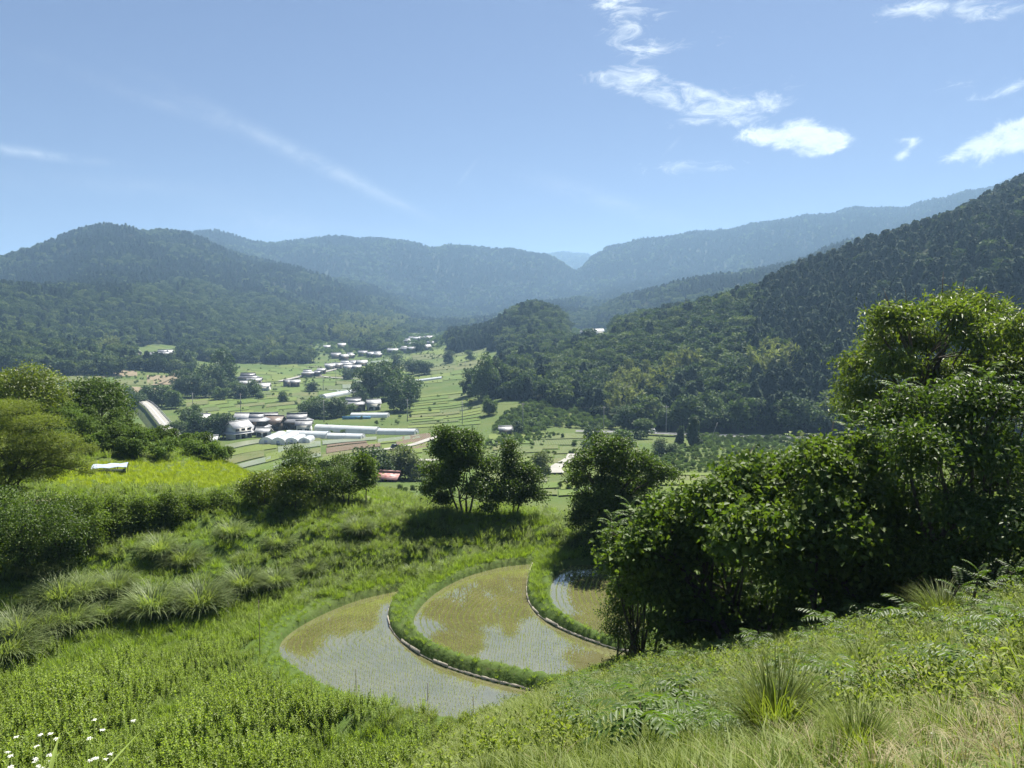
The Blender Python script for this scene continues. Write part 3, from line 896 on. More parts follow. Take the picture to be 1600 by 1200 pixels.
for p in ([(945, 640), (965, 605), (1060, 560), (1090, 590), (1010, 650), (950, 668)], [(1170, 618), (1190, 575), (1215, 565), (1240, 590), (1215, 625)],
          [(500, 525), (540, 498), (600, 492), (640, 505), (600, 535), (540, 540)], [(405, 548), (440, 540), (440, 556), (405, 560)], [(150, 548), (185, 530), (190, 560), (160, 565)]):
    bam_m |= poly_mask(wu, wv, p)
bam_m &= (cn > .34) & (r_.random(len(WP)) < np.where(wu < 800, .45, .8))
pick = np.where(is_con, NB + r_.integers(0, NC, len(WP)), r_.integers(0, NB, len(WP)))
hgt = np.where(is_con, r_.uniform(10, 16.5, len(WP)), r_.uniform(8, 16, len(WP)))
hgt *= np.where(wr > 2300, 1.15, 1.0)
hgt *= np.where(wr > 4400, 1.7, 1.0)
hgt *= np.where((wu > 1150) & (wr < 520), 1.05, 1.0)
def wood(name, m, label):
    scatter(name, WP[m], wood_coll, NB + NC, hgt[m], label, 'forest', seed=len(name), zs=np.where(is_con[m], 1.0, .92), pick=pick[m])
nb = ~bam_m
right = (wu > 890 + np.clip((wr - 760) * .05, 0, 40)) & (wr < 1000)
knoll = (wu > 690) & (wu <= 910) & (wr < 1020) & ~right
rear = (wr > 2300)
second = (wr <= 2300) & (wr >= 1000) & (wu > 860)
left = ~right & ~knoll & ~rear & ~second
wood('forest', nb & right, 'dark wooded hillside climbing behind the right road to the frame edge')
wood('forest', nb & knoll, 'round wooded knoll standing in the middle of the valley')
wood('forest', nb & second, 'hazy wooded spur between the near right hillside and the far ridge')
wood('forest', nb & left, 'broad wooded mountain behind the village on the left')
wood('forest', nb & rear & (wu < 905), 'blue wooded back ridge behind the left mountain')
wood('forest', nb & rear & (wu >= 905), 'pale blue far ridge rising to the right under the clouds')
for m_, lb in ((wu > 1120, 'small straw yellow bamboo clump on the wood edge at right'), ((wu > 800) & (wu <= 1120), 'long straw yellow bamboo grove in front of the dark hillside wood'), (wu <= 800, 'yellowish bamboo patches on the wooded slope above the hamlet')):
    mm = bam_m & m_
    if mm.any():
        scatter('bamboo_grove', WP[mm], bam_coll, 3, hgt[mm] * 1.1, lb, 'bamboo', seed=9)
print('wood points', len(WP))
# ------------------------------------------------------------------ paddies
def water_mat(name, mud_a, mud_b):
    m, t = mat_new(name)
    n1 = noise(t, .9, 5, .6); n2 = noise(t, 9.0, 4, .6)
    c = mixc(t, ramp(t, n1, .3, .7), mud_a, mud_b)
    c = mixc(t, ramp(t, n2, .5, .75), c, (.085, .075, .03))
    p = nd(t, 'ShaderNodeBsdfPrincipled')
    t.links.new(c, p.inputs['Base Color'])
    p.inputs['Roughness'].default_value = .6
    p.inputs['Specular IOR Level'].default_value = .1
    wv_ = noise(t, 2.2, 3, .5, sc=(1, 1.6, 1))
    bp = nd(t, 'ShaderNodeBump'); bp.inputs['Strength'].default_value = .012; bp.inputs['Distance'].default_value = .02
    t.links.new(wv_, bp.inputs['Height']); t.links.new(bp.outputs[0], p.inputs['Normal'])
    gl = nd(t, 'ShaderNodeBsdfGlossy'); gl.inputs['Roughness'].default_value = .03
    t.links.new(bp.outputs[0], gl.inputs['Normal'])
    fr = nd(t, 'ShaderNodeFresnel'); fr.inputs['IOR'].default_value = 5.2
    t.links.new(bp.outputs[0], fr.inputs['Normal'])
    mx = nd(t, 'ShaderNodeMixShader')
    t.links.new(fr.outputs[0], mx.inputs[0]); t.links.new(p.outputs[0], mx.inputs[1]); t.links.new(gl.outputs[0], mx.inputs[2])
    o = nd(t, 'ShaderNodeOutputMaterial'); t.links.new(mx.outputs[0], o.inputs[0])
    return m
M['water'] = water_mat('muddy_water', (.095, .094, .032), (.13, .125, .046))
def ear_clip(P):
    """triangulate a simple polygon"""
    P = np.asarray(P); n = len(P); idx = list(range(n)); tris = []
    area = .5 * np.sum(P[:, 0] * np.roll(P[:, 1], -1) - np.roll(P[:, 0], -1) * P[:, 1])
    if area < 0: idx.reverse()
    guard = 0
    while len(idx) > 3 and guard < 20000:
        guard += 1; ok = False
        for i in range(len(idx)):
            a, b_, c = P[idx[i - 1]], P[idx[i]], P[idx[(i + 1) % len(idx)]]
            cr = (b_[0] - a[0]) * (c[1] - a[1]) - (b_[1] - a[1]) * (c[0] - a[0])
            if cr <= 1e-12: continue
            rest = P[[k for k in idx if k not in (idx[i - 1], idx[i], idx[(i + 1) % len(idx)])]]
            def sd_(p, q): return (q[0] - p[0]) * (rest[:, 1] - p[1]) - (q[1] - p[1]) * (rest[:, 0] - p[0])
            if ((sd_(a, b_) >= 0) & (sd_(b_, c) >= 0) & (sd_(c, a) >= 0)).any(): continue
            tris.append((idx[i - 1], idx[i], idx[(i + 1) % len(idx)])); idx.pop(i); ok = True; break
        if not ok: idx.pop(0)
    tris.append(tuple(idx)); return np.array(tris)
rice_meshes = []
for s in range(3):
    rr_ = np.random.default_rng(300 + s)
    rice_meshes.append(mesh_leaves('rice_hill', blades(rr_, 5, .016, .19, .4, .009, 3), M['rice']))
rice_coll = proto_coll('rice_hill', rice_meshes)
edges = {'A': (A_l, A_r, LA), 'B': (B_l, B_r, LB), 'C': (C_l, C_r, LC)}
pl = {'A': 'lower crescent paddy nearest the weeds', 'B': 'middle crescent paddy between the two grassy bunds', 'C': 'small upper paddy beside the dark bushes'}
for (key, (El, Er, L_)), (poly, _) in zip(edges.items(), polys):
    out_p = poly.copy()
    cen = poly.mean(0)
    tr = ear_clip(out_p)
    Vw = np.column_stack([out_p + (out_p - cen) / np.linalg.norm(out_p - cen, axis=1)[:, None] * .12, np.full(len(out_p), L_)])
    w = add('paddy_water', mesh_arr('paddy_water', Vw, tr, M['water']))
    tag(w, kind='structure')
    # seedling rows run parallel to the outer curve
    seg = np.diff(El, axis=0); tl = unit(np.gradient(El, axis=0)); nn = np.stack([-tl[:, 1], tl[:, 0]], -1)
    probe = El[len(El) // 2] + nn[len(El) // 2] * .5
    if sdist(np.array([probe[0]]), np.array([probe[1]]), poly)[0] < 0: nn = -nn
    P = []
    rr_ = np.random.default_rng(50)
    for kk in range(60):
        d = .35 + .30 * kk
        Q = El + nn * d
        s_ = np.concatenate([[0], np.cumsum(np.linalg.norm(np.diff(Q, axis=0), axis=1))])
        if s_[-1] < 1: continue
        q_ = np.arange(0, s_[-1], .14)
        x, y = np.interp(q_, s_, Q[:, 0]), np.interp(q_, s_, Q[:, 1])
        dl = np.min(np.hypot(x[:, None] - El[None, :, 0], y[:, None] - El[None, :, 1]), 1)
        ok = (sdist(x, y, poly) > .28) & (dl > d - .06)
        P.append(np.stack([x[ok], y[ok]], -1))
    P = np.vstack(P); P = P + rr_.normal(size=P.shape) * .018
    P = P[rr_.random(len(P)) > .04]
    scatter('rice_seedlings', np.column_stack([P, np.full(len(P), L_ - .01)]), rice_coll, 3, rr_.uniform(.75, 1.2, len(P)), 'rows of young rice seedlings in the ' + pl[key], 'rice', seed=3)
# plank edging on the bunds
M['plank'] = plain_mat('weathered_plank', (.23, .21, .17), (.34, .31, .26), .85, .2, 6, .4, sc=(1, 1, 4))
def plank_edge(E_, L_, label):
    root = empty('plank_edging', (E_[0][0], E_[0][1], L_))
    tag(root, label, 'edging', 'plank edgings of the bunds')
    s_ = np.concatenate([[0], np.cumsum(np.linalg.norm(np.diff(E_, axis=0), axis=1))])
    rr_ = np.random.default_rng(8)
    q_ = [0.0]
    while q_[-1] < s_[-1] - .3: q_.append(q_[-1] + rr_.uniform(.8, 1.2))
    q_[-1] = s_[-1]
    for a, c in zip(q_[:-1], q_[1:]):
        p0 = np.array([np.interp(a, s_, E_[:, 0]), np.interp(a, s_, E_[:, 1])]); p1 = np.array([np.interp(c, s_, E_[:, 0]), np.interp(c, s_, E_[:, 1])])
        ln = np.linalg.norm(p1 - p0); an = math.atan2(p1[1] - p0[1], p1[0] - p0[0])
        mb = MB().box(.012, ln - .012, -.025, .025, -.15, .12 + rr_.uniform(-.06, .05))
        o = mb.build('board', M['plank'], root)
        o.location = (p0[0] - E_[0][0], p0[1] - E_[0][1], 0)
        o.rotation_euler = (rr_.normal() * .05, rr_.normal() * .012, an)
plank_edge(A_r, LA, 'weathered grey boards holding the bund above the lower crescent paddy')
plank_edge(B_r, LB, 'weathered grey boards along the bund under the small upper paddy')
# thin stakes standing by the lower paddy
M['stake'] = plain_mat('stake_wood', (.10, .085, .06), (.18, .15, .11), .8, .2, 20)
for (u, v, hp, lb) in [(556, 1079, 33, 'first thin stake from the left in the lower paddy'), (668, 1093, 26, 'thin stake in the lower paddy below the bund bend'), (739, 1108, 20, 'shortest thin stake at the near rim of the lower paddy'),
                       (787, 1118, 34, 'thin stake nearest the lower tip of the plank edging'), (406, 1026, 84, 'tall thin stake in the grass beside the lower paddy')]:
    a, t = ang(u, v)
    x, y = on_plane(u, v, LA)
    d = math.hypot(x, y)
    h = hp / F_PX * d * 1.05
    g = float(ground(x, y)) if u < 430 else LA - .2
    if u < 430: p = hit(u, v); x, y, g = p; h = hp / F_PX * np.hypot(x, y) * 1.05
    mb = MB().tube([(0, 0, -.15), (.012, .01, h * .5), (.005, .02, h + (LA - g if u > 430 else 0))], [.017, .015, .012], 6)
    for zz in (.35, .7):
        mb.tube([(.01, .01, h * zz - .012), (.01, .01, h * zz + .012)], [.021, .021], 6)
    o = mb.build('stake', M['stake'], None, True, (x, y, g))
    tag(o, lb, 'stake', 'stakes round the lower paddy')
# ------------------------------------------------------------------ ground cover of the near slopes
def weed_mesh(seed, mat, stems=6, h=1.0, L=.125, W=.046, per=30):
    r = np.random.default_rng(seed); VF = []
    for s in range(stems):
        x, y = r.normal(size=2) * .15
        lx, ly = np.array([x, y]) * .9 + r.normal(size=2) * .10
        hh = h * r.uniform(.55, 1.0)
        t = np.linspace(.2, 1, per); az = np.arange(per) * 2.4 + r.random() * 6
        P = np.stack([x + lx * t, y + ly * t, t * hh], -1)
        el = .2 + 1.0 * t ** 3
        D = np.stack([np.cos(az) * np.cos(el), np.sin(az) * np.cos(el), np.sin(el)], -1) + r.normal(size=(per, 3)) * .15
        VF.append(leaves(P, D, np.array([[0, 0, 1.0]]) + r.normal(size=(per, 3)) * .25, L * (1.2 - .6 * t) * r.uniform(.8, 1.2, per), W))
        VF.append(leaves(np.array([[x, y, 0.]]), np.array([[lx, ly, hh]]), np.array([[1., .3, 0]]), hh * .95, .014))
    return mesh_arr('weed', *join_vf(*VF), mat)
def tuft_mesh(seed, mat, n, base_r, L, lean, W, seg=4, droop=1.0):
    return mesh_leaves('tuft', blades(np.random.default_rng(seed), n, base_r, L, lean, W, seg, droop), mat)
def seedling_mesh(seed, mat, nf=9, L=.5, h=.45):
    r = np.random.default_rng(seed)
    tips = np.stack([r.normal(size=nf) * .03, r.normal(size=nf) * .03, np.linspace(h * .55, h, nf)], -1)
    VF = fronds(r, tips, 9, L * r.uniform(.7, 1.1, nf), .085, np.arange(nf) * 2.4 + r.random(), r.uniform(.3, .9, nf), .75)
    st = leaves(np.array([[0, 0, 0.]]), np.array([[.02, 0, h]]), np.array([[1., 0, 0]]), h, .02)
    return mesh_arr('seedling', *join_vf(VF, st), mat)
weed_coll = proto_coll('goldenrod', [weed_mesh(s, M['weed']) for s in range(5)])
lush_coll = proto_coll('lush_tuft', [tuft_mesh(s, M['lush'], 46, .17, .36, .7, .014, 3) for s in range(4)])
yel_coll = proto_coll('young_tuft', [tuft_mesh(s + 5, M['yellow'], 50, .28, .36, .5, .02, 3) for s in range(3)])
sus_coll = proto_coll('silver_tuft', [mesh_leaves('tuft', dome_blades(np.random.default_rng(s + 9), 130, .14, .95, .024), M['susuki']) for s in range(3)])
fore_coll = proto_coll('slope_tuft', [tuft_mesh(s + 15, M['fore'], 46, .16, .34, .95, .012, 3) for s in range(4)])
dry_coll = proto_coll('dry_tuft', [tuft_mesh(s + 22, M['dry'], 40, .2, .30, 1.5, .010, 3) for s in range(3)])
seed_coll = proto_coll('seedling', [seedling_mesh(s + 30, M['pinnate']) for s in range(4)])
herb_coll = proto_coll('herb', [weed_mesh(s + 40, M['fore'], 5, .38, .10, .034, 12) for s in range(4)])
mug_coll = proto_coll('mugwort', [weed_mesh(s + 50, M['susuki'], 6, .8, .16, .05, 18) for s in range(4)])
r_ = np.random.default_rng(77)
parts_ = []
for ra, rb, sp in ((2.2, 26, .23), (26, 52, .30), (52, 92, .48)):
    X, Y = disk_points(r_, ra, rb, sp, .9, R(41))
    m = visible(X, Y, 1.0, .01)
    parts_.append(np.stack([X[m], Y[m]], -1))
G = np.vstack(parts_)
gx, gy = G[:, 0], G[:, 1]
gz = ground(gx, gy); gr = np.hypot(gx, gy)
gu, gv = project(gx, gy, gz)
sdA, sdB, sdC = [sdist(gx, gy, p) for p, _ in polys]
dry_land = (sdA < -.05) & (sdB < -.05) & (sdC < -.05)
dpad = -np.maximum(np.maximum(sdA, sdB), sdC)
nzA = fbm(gx / 2.2 + 60, gy / 2.2 + 60, 61, 3); nzB = fbm(gx / 6 + 60, gy / 6 + 60, 71, 3)
# the trodden path on the far bund stays short
bundz = dry_land & (dpad < 1.1) & (gv < 1100) & ~((gu < 760) & (dpad > .8) & (gv > 1030))
slope_r = (gu > 560 + np.clip((1200 - gv) * .6, -200, 200)) & (gr < 31) & ~bundz & (gz > -14.75) & (gv > 880)
weedz = dry_land & ~bundz & ~slope_r & (gr < 42) & poly_mask(gu, gv, [(-200, 1400), (-200, 1035), (0, 1032), (150, 1000), (300, 965), (430, 938), (470, 930), (470, 1000), (445, 1030), (480, 1055), (600, 1090), (760, 1120), (900, 1400)])
shortz = weedz & poly_mask(gu, gv, [(20, 1060), (120, 1010), (300, 965), (380, 950), (330, 985), (250, 1010), (120, 1060), (60, 1075)])
yelz = dry_land & poly_mask(gu, gv, [(60, 752), (150, 722), (460, 722), (400, 762), (130, 765)]) & (gr > 50)
bankz = dry_land & ~bundz & ~weedz & ~slope_r & ~yelz & (gr > 33) & (gu < 1000)
backz = dry_land & ~(bundz | weedz | slope_r | yelz | bankz) & (gr > 30)
def cover(name, m, coll, n, s, label, cat, seed, z=None):
    scatter(name, np.stack([gx[m], gy[m], gz[m] - .02], -1), coll, n, s[m] if isinstance(s, np.ndarray) else np.full(m.sum(), s), label, cat, seed=seed)
rnd = r_.random(len(G)); rnd2 = r_.random(len(G))
hs = (.72 + .5 * rnd2)
w_h = hs * (.62 + .75 * np.clip((nzA - .3) / .4, 0, 1)) * np.clip((gv - 930) / 150, .45, 1.0) * np.where(dpad < 3, .55 + .15 * np.clip(dpad, 0, 3), 1.0)
cover('weeds', weedz & ~shortz & (rnd < .8) & (nzA > .27), weed_coll, 5, w_h * 1.0, 'dense bright green field of tall leafy weeds below the paddies', 'weeds', 1)
cover('grass', weedz & (shortz | (rnd < .25) | (gv < 1000) | (nzA <= .30)), lush_coll, 4, hs * 1.25, 'short yellow green grass patch among the tall weeds', 'grass', 2)
cover('grass', bundz | (dry_land & (dpad < 1.6) & (gv < 1080) & ~weedz & (gu < 930)), lush_coll, 4, hs * np.where(dpad < .3, .5, np.where(gv < 935, 1.2, .68)), 'bright mown grass on the bunds round the paddies', 'grass', 3)
cover('young_grass', yelz, yel_coll, 3, hs, 'glowing yellow green young crop on the flat upper field', 'grass', 4)
bs = hs * np.where(gr > 52, 1.25, 1.0)
cover('grass', bankz & (rnd < .62), lush_coll, 4, bs * 1.05, 'rank green grass on the bank behind the paddies', 'grass', 5)
cover('weeds', bankz & (rnd > .35) & (rnd < .72) & (nzA > .38), weed_coll, 5, bs * .5, 'leafy weeds patches scattered over the bank behind the paddies', 'weeds', 6)
cover('weeds', bankz & (rnd > .62) & (nzB > .5), mug_coll, 4, bs * .62, 'grey green mugwort patches on the left bank', 'weeds', 7)
cover('silver_grass', bankz & (rnd > .93) & (nzB > .40), sus_coll, 3, hs * .75, 'loose silver grass growing over the left bank', 'grass', 8)
cover('weeds', backz & (rnd < .5), mug_coll, 4, hs * .9, 'shaded undergrowth below the dark bushes on the right', 'undergrowth', 9)
dryw = np.clip((gu - 1100) / 450, 0, 1) * np.clip((gv - 1000) / 180, 0, 1)
isdry = slope_r & (rnd < .05 + .68 * dryw * np.clip((nzB - .3) / .3, 0, 1) * 1.2)
cover('dry_grass', isdry, dry_coll, 3, hs * np.where(gr < 10, .62, .9), 'straw coloured dead grass patches on the near right slope', 'grass', 10)
cover('grass', slope_r & ~isdry, fore_coll, 4, hs * np.where(gr < 10, .75, 1.05), 'green slope grass falling from the camera to the paddies', 'grass', 11)
cover('weeds', slope_r & (rnd2 > .66) & (nzA > .42) & (gr > 8.5), herb_coll, 4, hs, 'small leafy herbs among the slope grass', 'weeds', 12)
cover('seedlings', slope_r & (rnd2 < .07) & (gu > 880) & (nzB > .42) & (gr > 9), seed_coll, 4, hs * 1.15, 'pinnate leaved tree seedlings sprouting in the slope grass', 'seedlings', 13)
ORD = ['first', 'second', 'third', 'fourth', 'fifth', 'sixth', 'seventh', 'eighth', 'ninth', 'tenth', 'eleventh', 'twelfth', 'thirteenth', 'fourteenth', 'fifteenth', 'sixteenth', 'seventeenth', 'eighteenth', 'nineteenth', 'twentieth']
# ------------------------------------------------------------------ single tufts of silver grass
big_sus = []
for s in range(4):
    big_sus.append(mesh_leaves('tuft', dome_blades(np.random.default_rng(s + 70), 900, .34, 1.15, .021), M['susuki']))
tuft_rows = [
    ('upper', [(140, 845, 1.15), (250, 868, .9), (287, 884, .95), (362, 838, .8), (437, 856, .75), (560, 832, .8)]),
    ('middle', [(62, 895, .9), (95, 945, 1.15), (130, 935, 1.0), (180, 925, .9), (240, 958, 1.3), (312, 952, 1.25), (380, 922, 1.0), (432, 915, .8), (485, 895, .7)]),
    ('lower', [(8, 1030, 1.25), (30, 1000, 1.2), (75, 990, 1.05), (108, 980, 1.0), (165, 965, .75)])]
for rown, lst in tuft_rows:
    for i, (u, v, s) in enumerate(lst):
        p = hit(u, v)
        o = add('silver_grass_tuft', big_sus[i % 4], None, p - np.array([0, 0, .05]), i * 1.7)
        o.scale = (s * 1.4, s * 1.4, s * 1.35)
        tag(o, 'rounded silver grass tuft, %s from the left in the %s row on the left bank' % (ORD[i], rown), 'grass tuft', 'silver grass tufts on the left bank')
fore_tufts = [(1212, 1150, 1.0, 'big arching light green grass tuft in the middle of the near right slope'), (1345, 1072, .85, 'bright green grass tuft below the dark bushes on the right slope'),
              (1475, 975, 1.05, 'pale arching grass tuft at the edge of the shade on the right slope'), (1340, 1185, .5, 'small green grass tuft at the bottom right edge of the picture'), (1285, 1040, .6, 'low grass tuft behind the big tuft on the right slope')]
fm = [mesh_leaves('tuft', dome_blades(np.random.default_rng(s + 90), 620, .2, 1.0, .013, .8, 1.9), M['fore']) for s in range(2)]
for i, (u, v, s, lb) in enumerate(fore_tufts):
    p = hit(u, v, 5.0)
    o = add('grass_tuft', fm[i % 2], None, p - np.array([0, 0, .04]), i * 2.1); o.scale = (s, s, s)
    tag(o, lb, 'grass tuft', 'grass tufts on the near right slope')
# ------------------------------------------------------------------ trees near by
def px_lobe(u, v, r, rad, base):
    a, t = ang(u, v)
    c = np.array([r * math.sin(a), r * math.cos(a), r * t]) - base
    k = rad / F_PX * r
    return (c[0], c[1], c[2], k, k, k * .82)
def near_tree(name, bu, bv, r, lobes_px, mat, label, cat, nleaf, L, W, trunk=.16, stems=1, seed=0, depth=.6, spread=None, kw=None, group=None, base=None, per=5, flatten=1.0, clump=0):
    rr_ = np.random.default_rng(seed + 500)
    base = at(bu, r) if base is None else base
    r0 = math.hypot(base[0], base[1])
    root = empty(name, base)
    lobes = []
    for (u, v, rad) in lobes_px:
        k = rad / F_PX * r0
        lobes.append(px_lobe(u, v, r0 + rr_.normal() * depth * k * 1.2, rad, base))
        lobes[-1] = lobes[-1][:5] + (lobes[-1][5] * flatten,)
    top = np.mean([l[:3] for l in lobes], 0)
    big = lobes
    if clump:
        lobes = []
        for l in big:
            c, s3 = np.array(l[:3]), np.array(l[3:])
            for _ in range(clump):
                d = rdir(rr_, 1)[0]; d[2] = abs(d[2]) if rr_.random() < .6 else d[2]
                lobes.append(tuple(c + d * s3 * rr_.uniform(.45, .8)) + tuple(s3 * rr_.uniform(.32, .62)))
    for s in range(stems):
        off = np.array([(s - (stems - 1) / 2) * trunk * 2.2, rr_.normal() * .1, 0])
        tp = top + (np.array([(s - (stems - 1) / 2) * .8, 0, 0]) if stems > 1 else 0)
        mb = limbs(rr_, off - np.array([0, 0, .25]), tp, big[s::stems], trunk, 9)
        mb.build('trunk', M['bark'], root, True)
    sp = spread or L * 1.5
    VF = crown(rr_, lobes, max(nleaf // per, 1), per, L, W, sp, **(kw or {}))
    add('crown', mesh_leaves('crown', VF, mat), root)
    tag(root, label, cat, group)
    return root
near_tree('tree', 725, 806, 50, [(700, 682, 20), (740, 684, 20), (690, 712, 26), (722, 705, 26), (728, 730, 32), (757, 728, 22), (674, 742, 18), (705, 755, 26), (748, 762, 24), (770, 775, 17), (688, 783, 16), (765, 795, 12), (672, 765, 12)],
          M['tree_near'], 'round dark green broadleaf tree with several thin stems beside the far bund', 'tree', 32000, .17, .085, .085, 4, 1, kw=dict(spray=.05), clump=5)
near_tree('tree', 803, 804, 51, [(797, 697, 9), (797, 716, 14), (800, 740, 18), (822, 738, 14), (832, 752, 12), (796, 764, 18), (824, 772, 14), (842, 776, 9), (806, 782, 12)],
          M['tree_near'], 'slender small tree with two stems standing next to the round tree', 'tree', 9500, .17, .085, .06, 2, 2, kw=dict(spray=.06))
near_tree('tree', 938, 842, 46.5, [(938, 703, 26), (972, 706, 26), (915, 722, 24), (950, 735, 36), (992, 725, 26), (1028, 742, 18), (906, 758, 22), (935, 772, 34), (980, 768, 30), (1012, 762, 22), (922, 800, 30), (958, 800, 30), (935, 825, 26), (905, 815, 22), (965, 828, 24), (925, 842, 20), (950, 845, 20), (1000, 795, 24), (1045, 745, 12)],
          M['tree_near'], 'wide round tree with dark foot between the grassy bund and the vine bushes', 'tree', 46000, .17, .09, .16, 2, 3, kw=dict(spray=.05), clump=5)
near_tree('shrub', 405, 786, 50, [(400, 760, 20), (386, 768, 13), (424, 770, 17), (412, 750, 14), (395, 778, 14)], M['tree_lime'], 'low yellow green vine covered shrub at the left end of the shrub group', 'shrub', 5200, .14, .07, .05, 2, 4)
near_tree('tree', 462, 790, 51, [(462, 712, 17), (472, 725, 22), (455, 742, 22), (480, 752, 24), (464, 768, 22), (444, 765, 18), (496, 765, 16)], M['tree_near'], 'tallest dark tree in the middle of the shrub group behind the paddies', 'tree', 9500, .15, .07, .09, 2, 5)
near_tree('shrub', 452, 788, 49, [(448, 748, 14), (468, 742, 14), (440, 770, 15), (460, 776, 14), (478, 750, 10)], M['tree_lime'], 'yellow green creeper shrub in front of the tallest dark tree', 'shrub', 4200, .14, .06, .04, 2, 6)
near_tree('shrub', 508, 782, 51.5, [(505, 735, 16), (510, 752, 18), (506, 770, 16)], M['conifer'], 'dark olive narrow shrub between the tall dark tree and the round shrub', 'shrub', 4500, .13, .05, .05, 1, 7)
near_tree('shrub', 540, 778, 51, [(534, 728, 20), (528, 748, 22), (545, 752, 22), (538, 768, 18)], M['tree_near'], 'dense dark egg shaped shrub in the shrub group behind the paddies', 'shrub', 7000, .12, .06, .06, 2, 8)
near_tree('shrub', 570, 772, 52, [(568, 722, 12), (572, 738, 15), (566, 755, 14), (577, 748, 9)], M['kudzu'], 'broad leaved shrub at the right end of the shrub group', 'shrub', 3600, .16, .11, .05, 1, 9)
near_tree('silk_tree', -15, 778, 54, [(18, 640, 34), (-40, 640, 40), (58, 662, 34), (-5, 690, 38), (92, 690, 28), (48, 712, 36), (112, 728, 24), (130, 702, 18), (15, 738, 26), (138, 738, 12), (80, 742, 22), (-60, 700, 50), (-5, 742, 30), (40, 745, 26), (-50, 745, 40), (100, 712, 26), (75, 725, 28), (20, 715, 34), (-20, 765, 28), (20, 768, 20), (62, 690, 36), (25, 665, 34)],
          M['silk'], 'feathery olive green silk tree spreading in from the left edge', 'tree', 70000, .11, .04, .10, 2, 10, spread=.13, kw=dict(flat=1.4, shell=.6, droop=.1, spray=.05), per=9, flatten=.42)
near_tree('tree', 50, 690, 76, [(48, 592, 24), (75, 605, 24), (30, 612, 22), (90, 625, 18), (55, 628, 28), (15, 600, 22), (-15, 610, 26)], M['tree_lime'], 'bright lime green tree behind the feathery silk tree', 'tree', 9000, .2, .1, .12, 1, 11)
near_tree('tree', 155, 690, 88, [(150, 606, 16), (172, 615, 18), (128, 612, 16), (186, 634, 16), (160, 632, 22), (195, 650, 12), (135, 635, 18)], M['tree_near'], 'dark broadleaf tree on the left hillside crest above the road', 'tree', 9000, .24, .12, .14, 1, 12)
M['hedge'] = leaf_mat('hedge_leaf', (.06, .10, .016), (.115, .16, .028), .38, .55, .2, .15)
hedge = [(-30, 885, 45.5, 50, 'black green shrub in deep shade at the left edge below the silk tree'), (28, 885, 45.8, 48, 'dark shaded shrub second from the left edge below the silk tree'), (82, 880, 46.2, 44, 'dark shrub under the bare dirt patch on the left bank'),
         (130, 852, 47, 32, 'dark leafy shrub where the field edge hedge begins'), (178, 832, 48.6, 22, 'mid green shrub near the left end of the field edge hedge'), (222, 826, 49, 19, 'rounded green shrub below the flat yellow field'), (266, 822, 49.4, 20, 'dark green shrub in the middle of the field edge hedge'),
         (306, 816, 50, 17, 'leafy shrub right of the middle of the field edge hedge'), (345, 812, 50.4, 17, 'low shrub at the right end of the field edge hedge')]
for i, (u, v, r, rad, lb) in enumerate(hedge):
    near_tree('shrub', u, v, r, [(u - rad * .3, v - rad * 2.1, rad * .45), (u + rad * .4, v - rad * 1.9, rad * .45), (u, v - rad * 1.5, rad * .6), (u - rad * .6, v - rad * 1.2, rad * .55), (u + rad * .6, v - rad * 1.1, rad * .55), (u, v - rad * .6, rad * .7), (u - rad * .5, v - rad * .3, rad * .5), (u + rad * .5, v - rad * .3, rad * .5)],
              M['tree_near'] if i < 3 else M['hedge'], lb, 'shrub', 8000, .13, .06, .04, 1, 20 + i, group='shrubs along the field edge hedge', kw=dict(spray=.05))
# ------------------------------------------------------------------ the big thicket on the right
near_tree('chestnut_tree', 1470, 700, 41, [(1497, 476, 22), (1465, 480, 17), (1525, 478, 18), (1540, 500, 20), (1480, 505, 26), (1395, 500, 20), (1425, 492, 17), (1375, 515, 18), (1415, 525, 24), (1450, 540, 26), (1510, 535, 30), (1555, 525, 24), (1370, 548, 20), (1345, 575, 18), (1395, 575, 26), (1440, 590, 30), (1490, 590, 32), (1545, 575, 30), (1330, 605, 16), (1365, 620, 24), (1410, 635, 28), (1325, 640, 14), (1460, 640, 32), (1350, 655, 18)],
          M['chestnut'], 'tall yellow green chestnut tree topping the thicket on the right', 'tree', 34000, .24, .075, .2, 2, 30, kw=dict(droop=.7, shell=.7, spray=.05), depth=2.2, clump=3)
near_tree('chestnut_tree', 1650, 720, 38, [(1590, 520, 24), (1575, 545, 22), (1625, 515, 28), (1610, 555, 30), (1665, 530, 34), (1580, 580, 26), (1620, 600, 34), (1670, 600, 40), (1580, 625, 28), (1640, 650, 40)],
          M['chestnut'], 'second chestnut tree cut by the right edge of the picture', 'tree', 17000, .24, .075, .2, 1, 31, kw=dict(droop=.7, shell=.66), depth=1.5, clump=3)
near_tree('vine_shrub', 1170, 985, 27.5, [(1160, 722, 13), (1120, 762, 16), (1205, 738, 18), (1070, 778, 15), (1030, 805, 20), (1100, 985, 42), (1180, 985, 52), (1040, 985, 34), (1000, 835, 34), (966, 848, 24), (1012, 885, 42), (974, 890, 30), (1035, 935, 44), (995, 930, 28), (1158, 752, 30), (1180, 785, 52), (1128, 800, 46), (1085, 828, 44), (1060, 800, 30), (1115, 860, 62), (1190, 860, 70), (1060, 880, 50), (1150, 925, 70), (1085, 940, 50)],
          M['kudzu'], 'vine smothered shrub with a tall leafy hump in the middle of the thicket', 'shrub', 36000, .19, .16, .12, 3, 32, kw=dict(shell=.76, spray=.07, droop=.5), depth=1.2, clump=5)
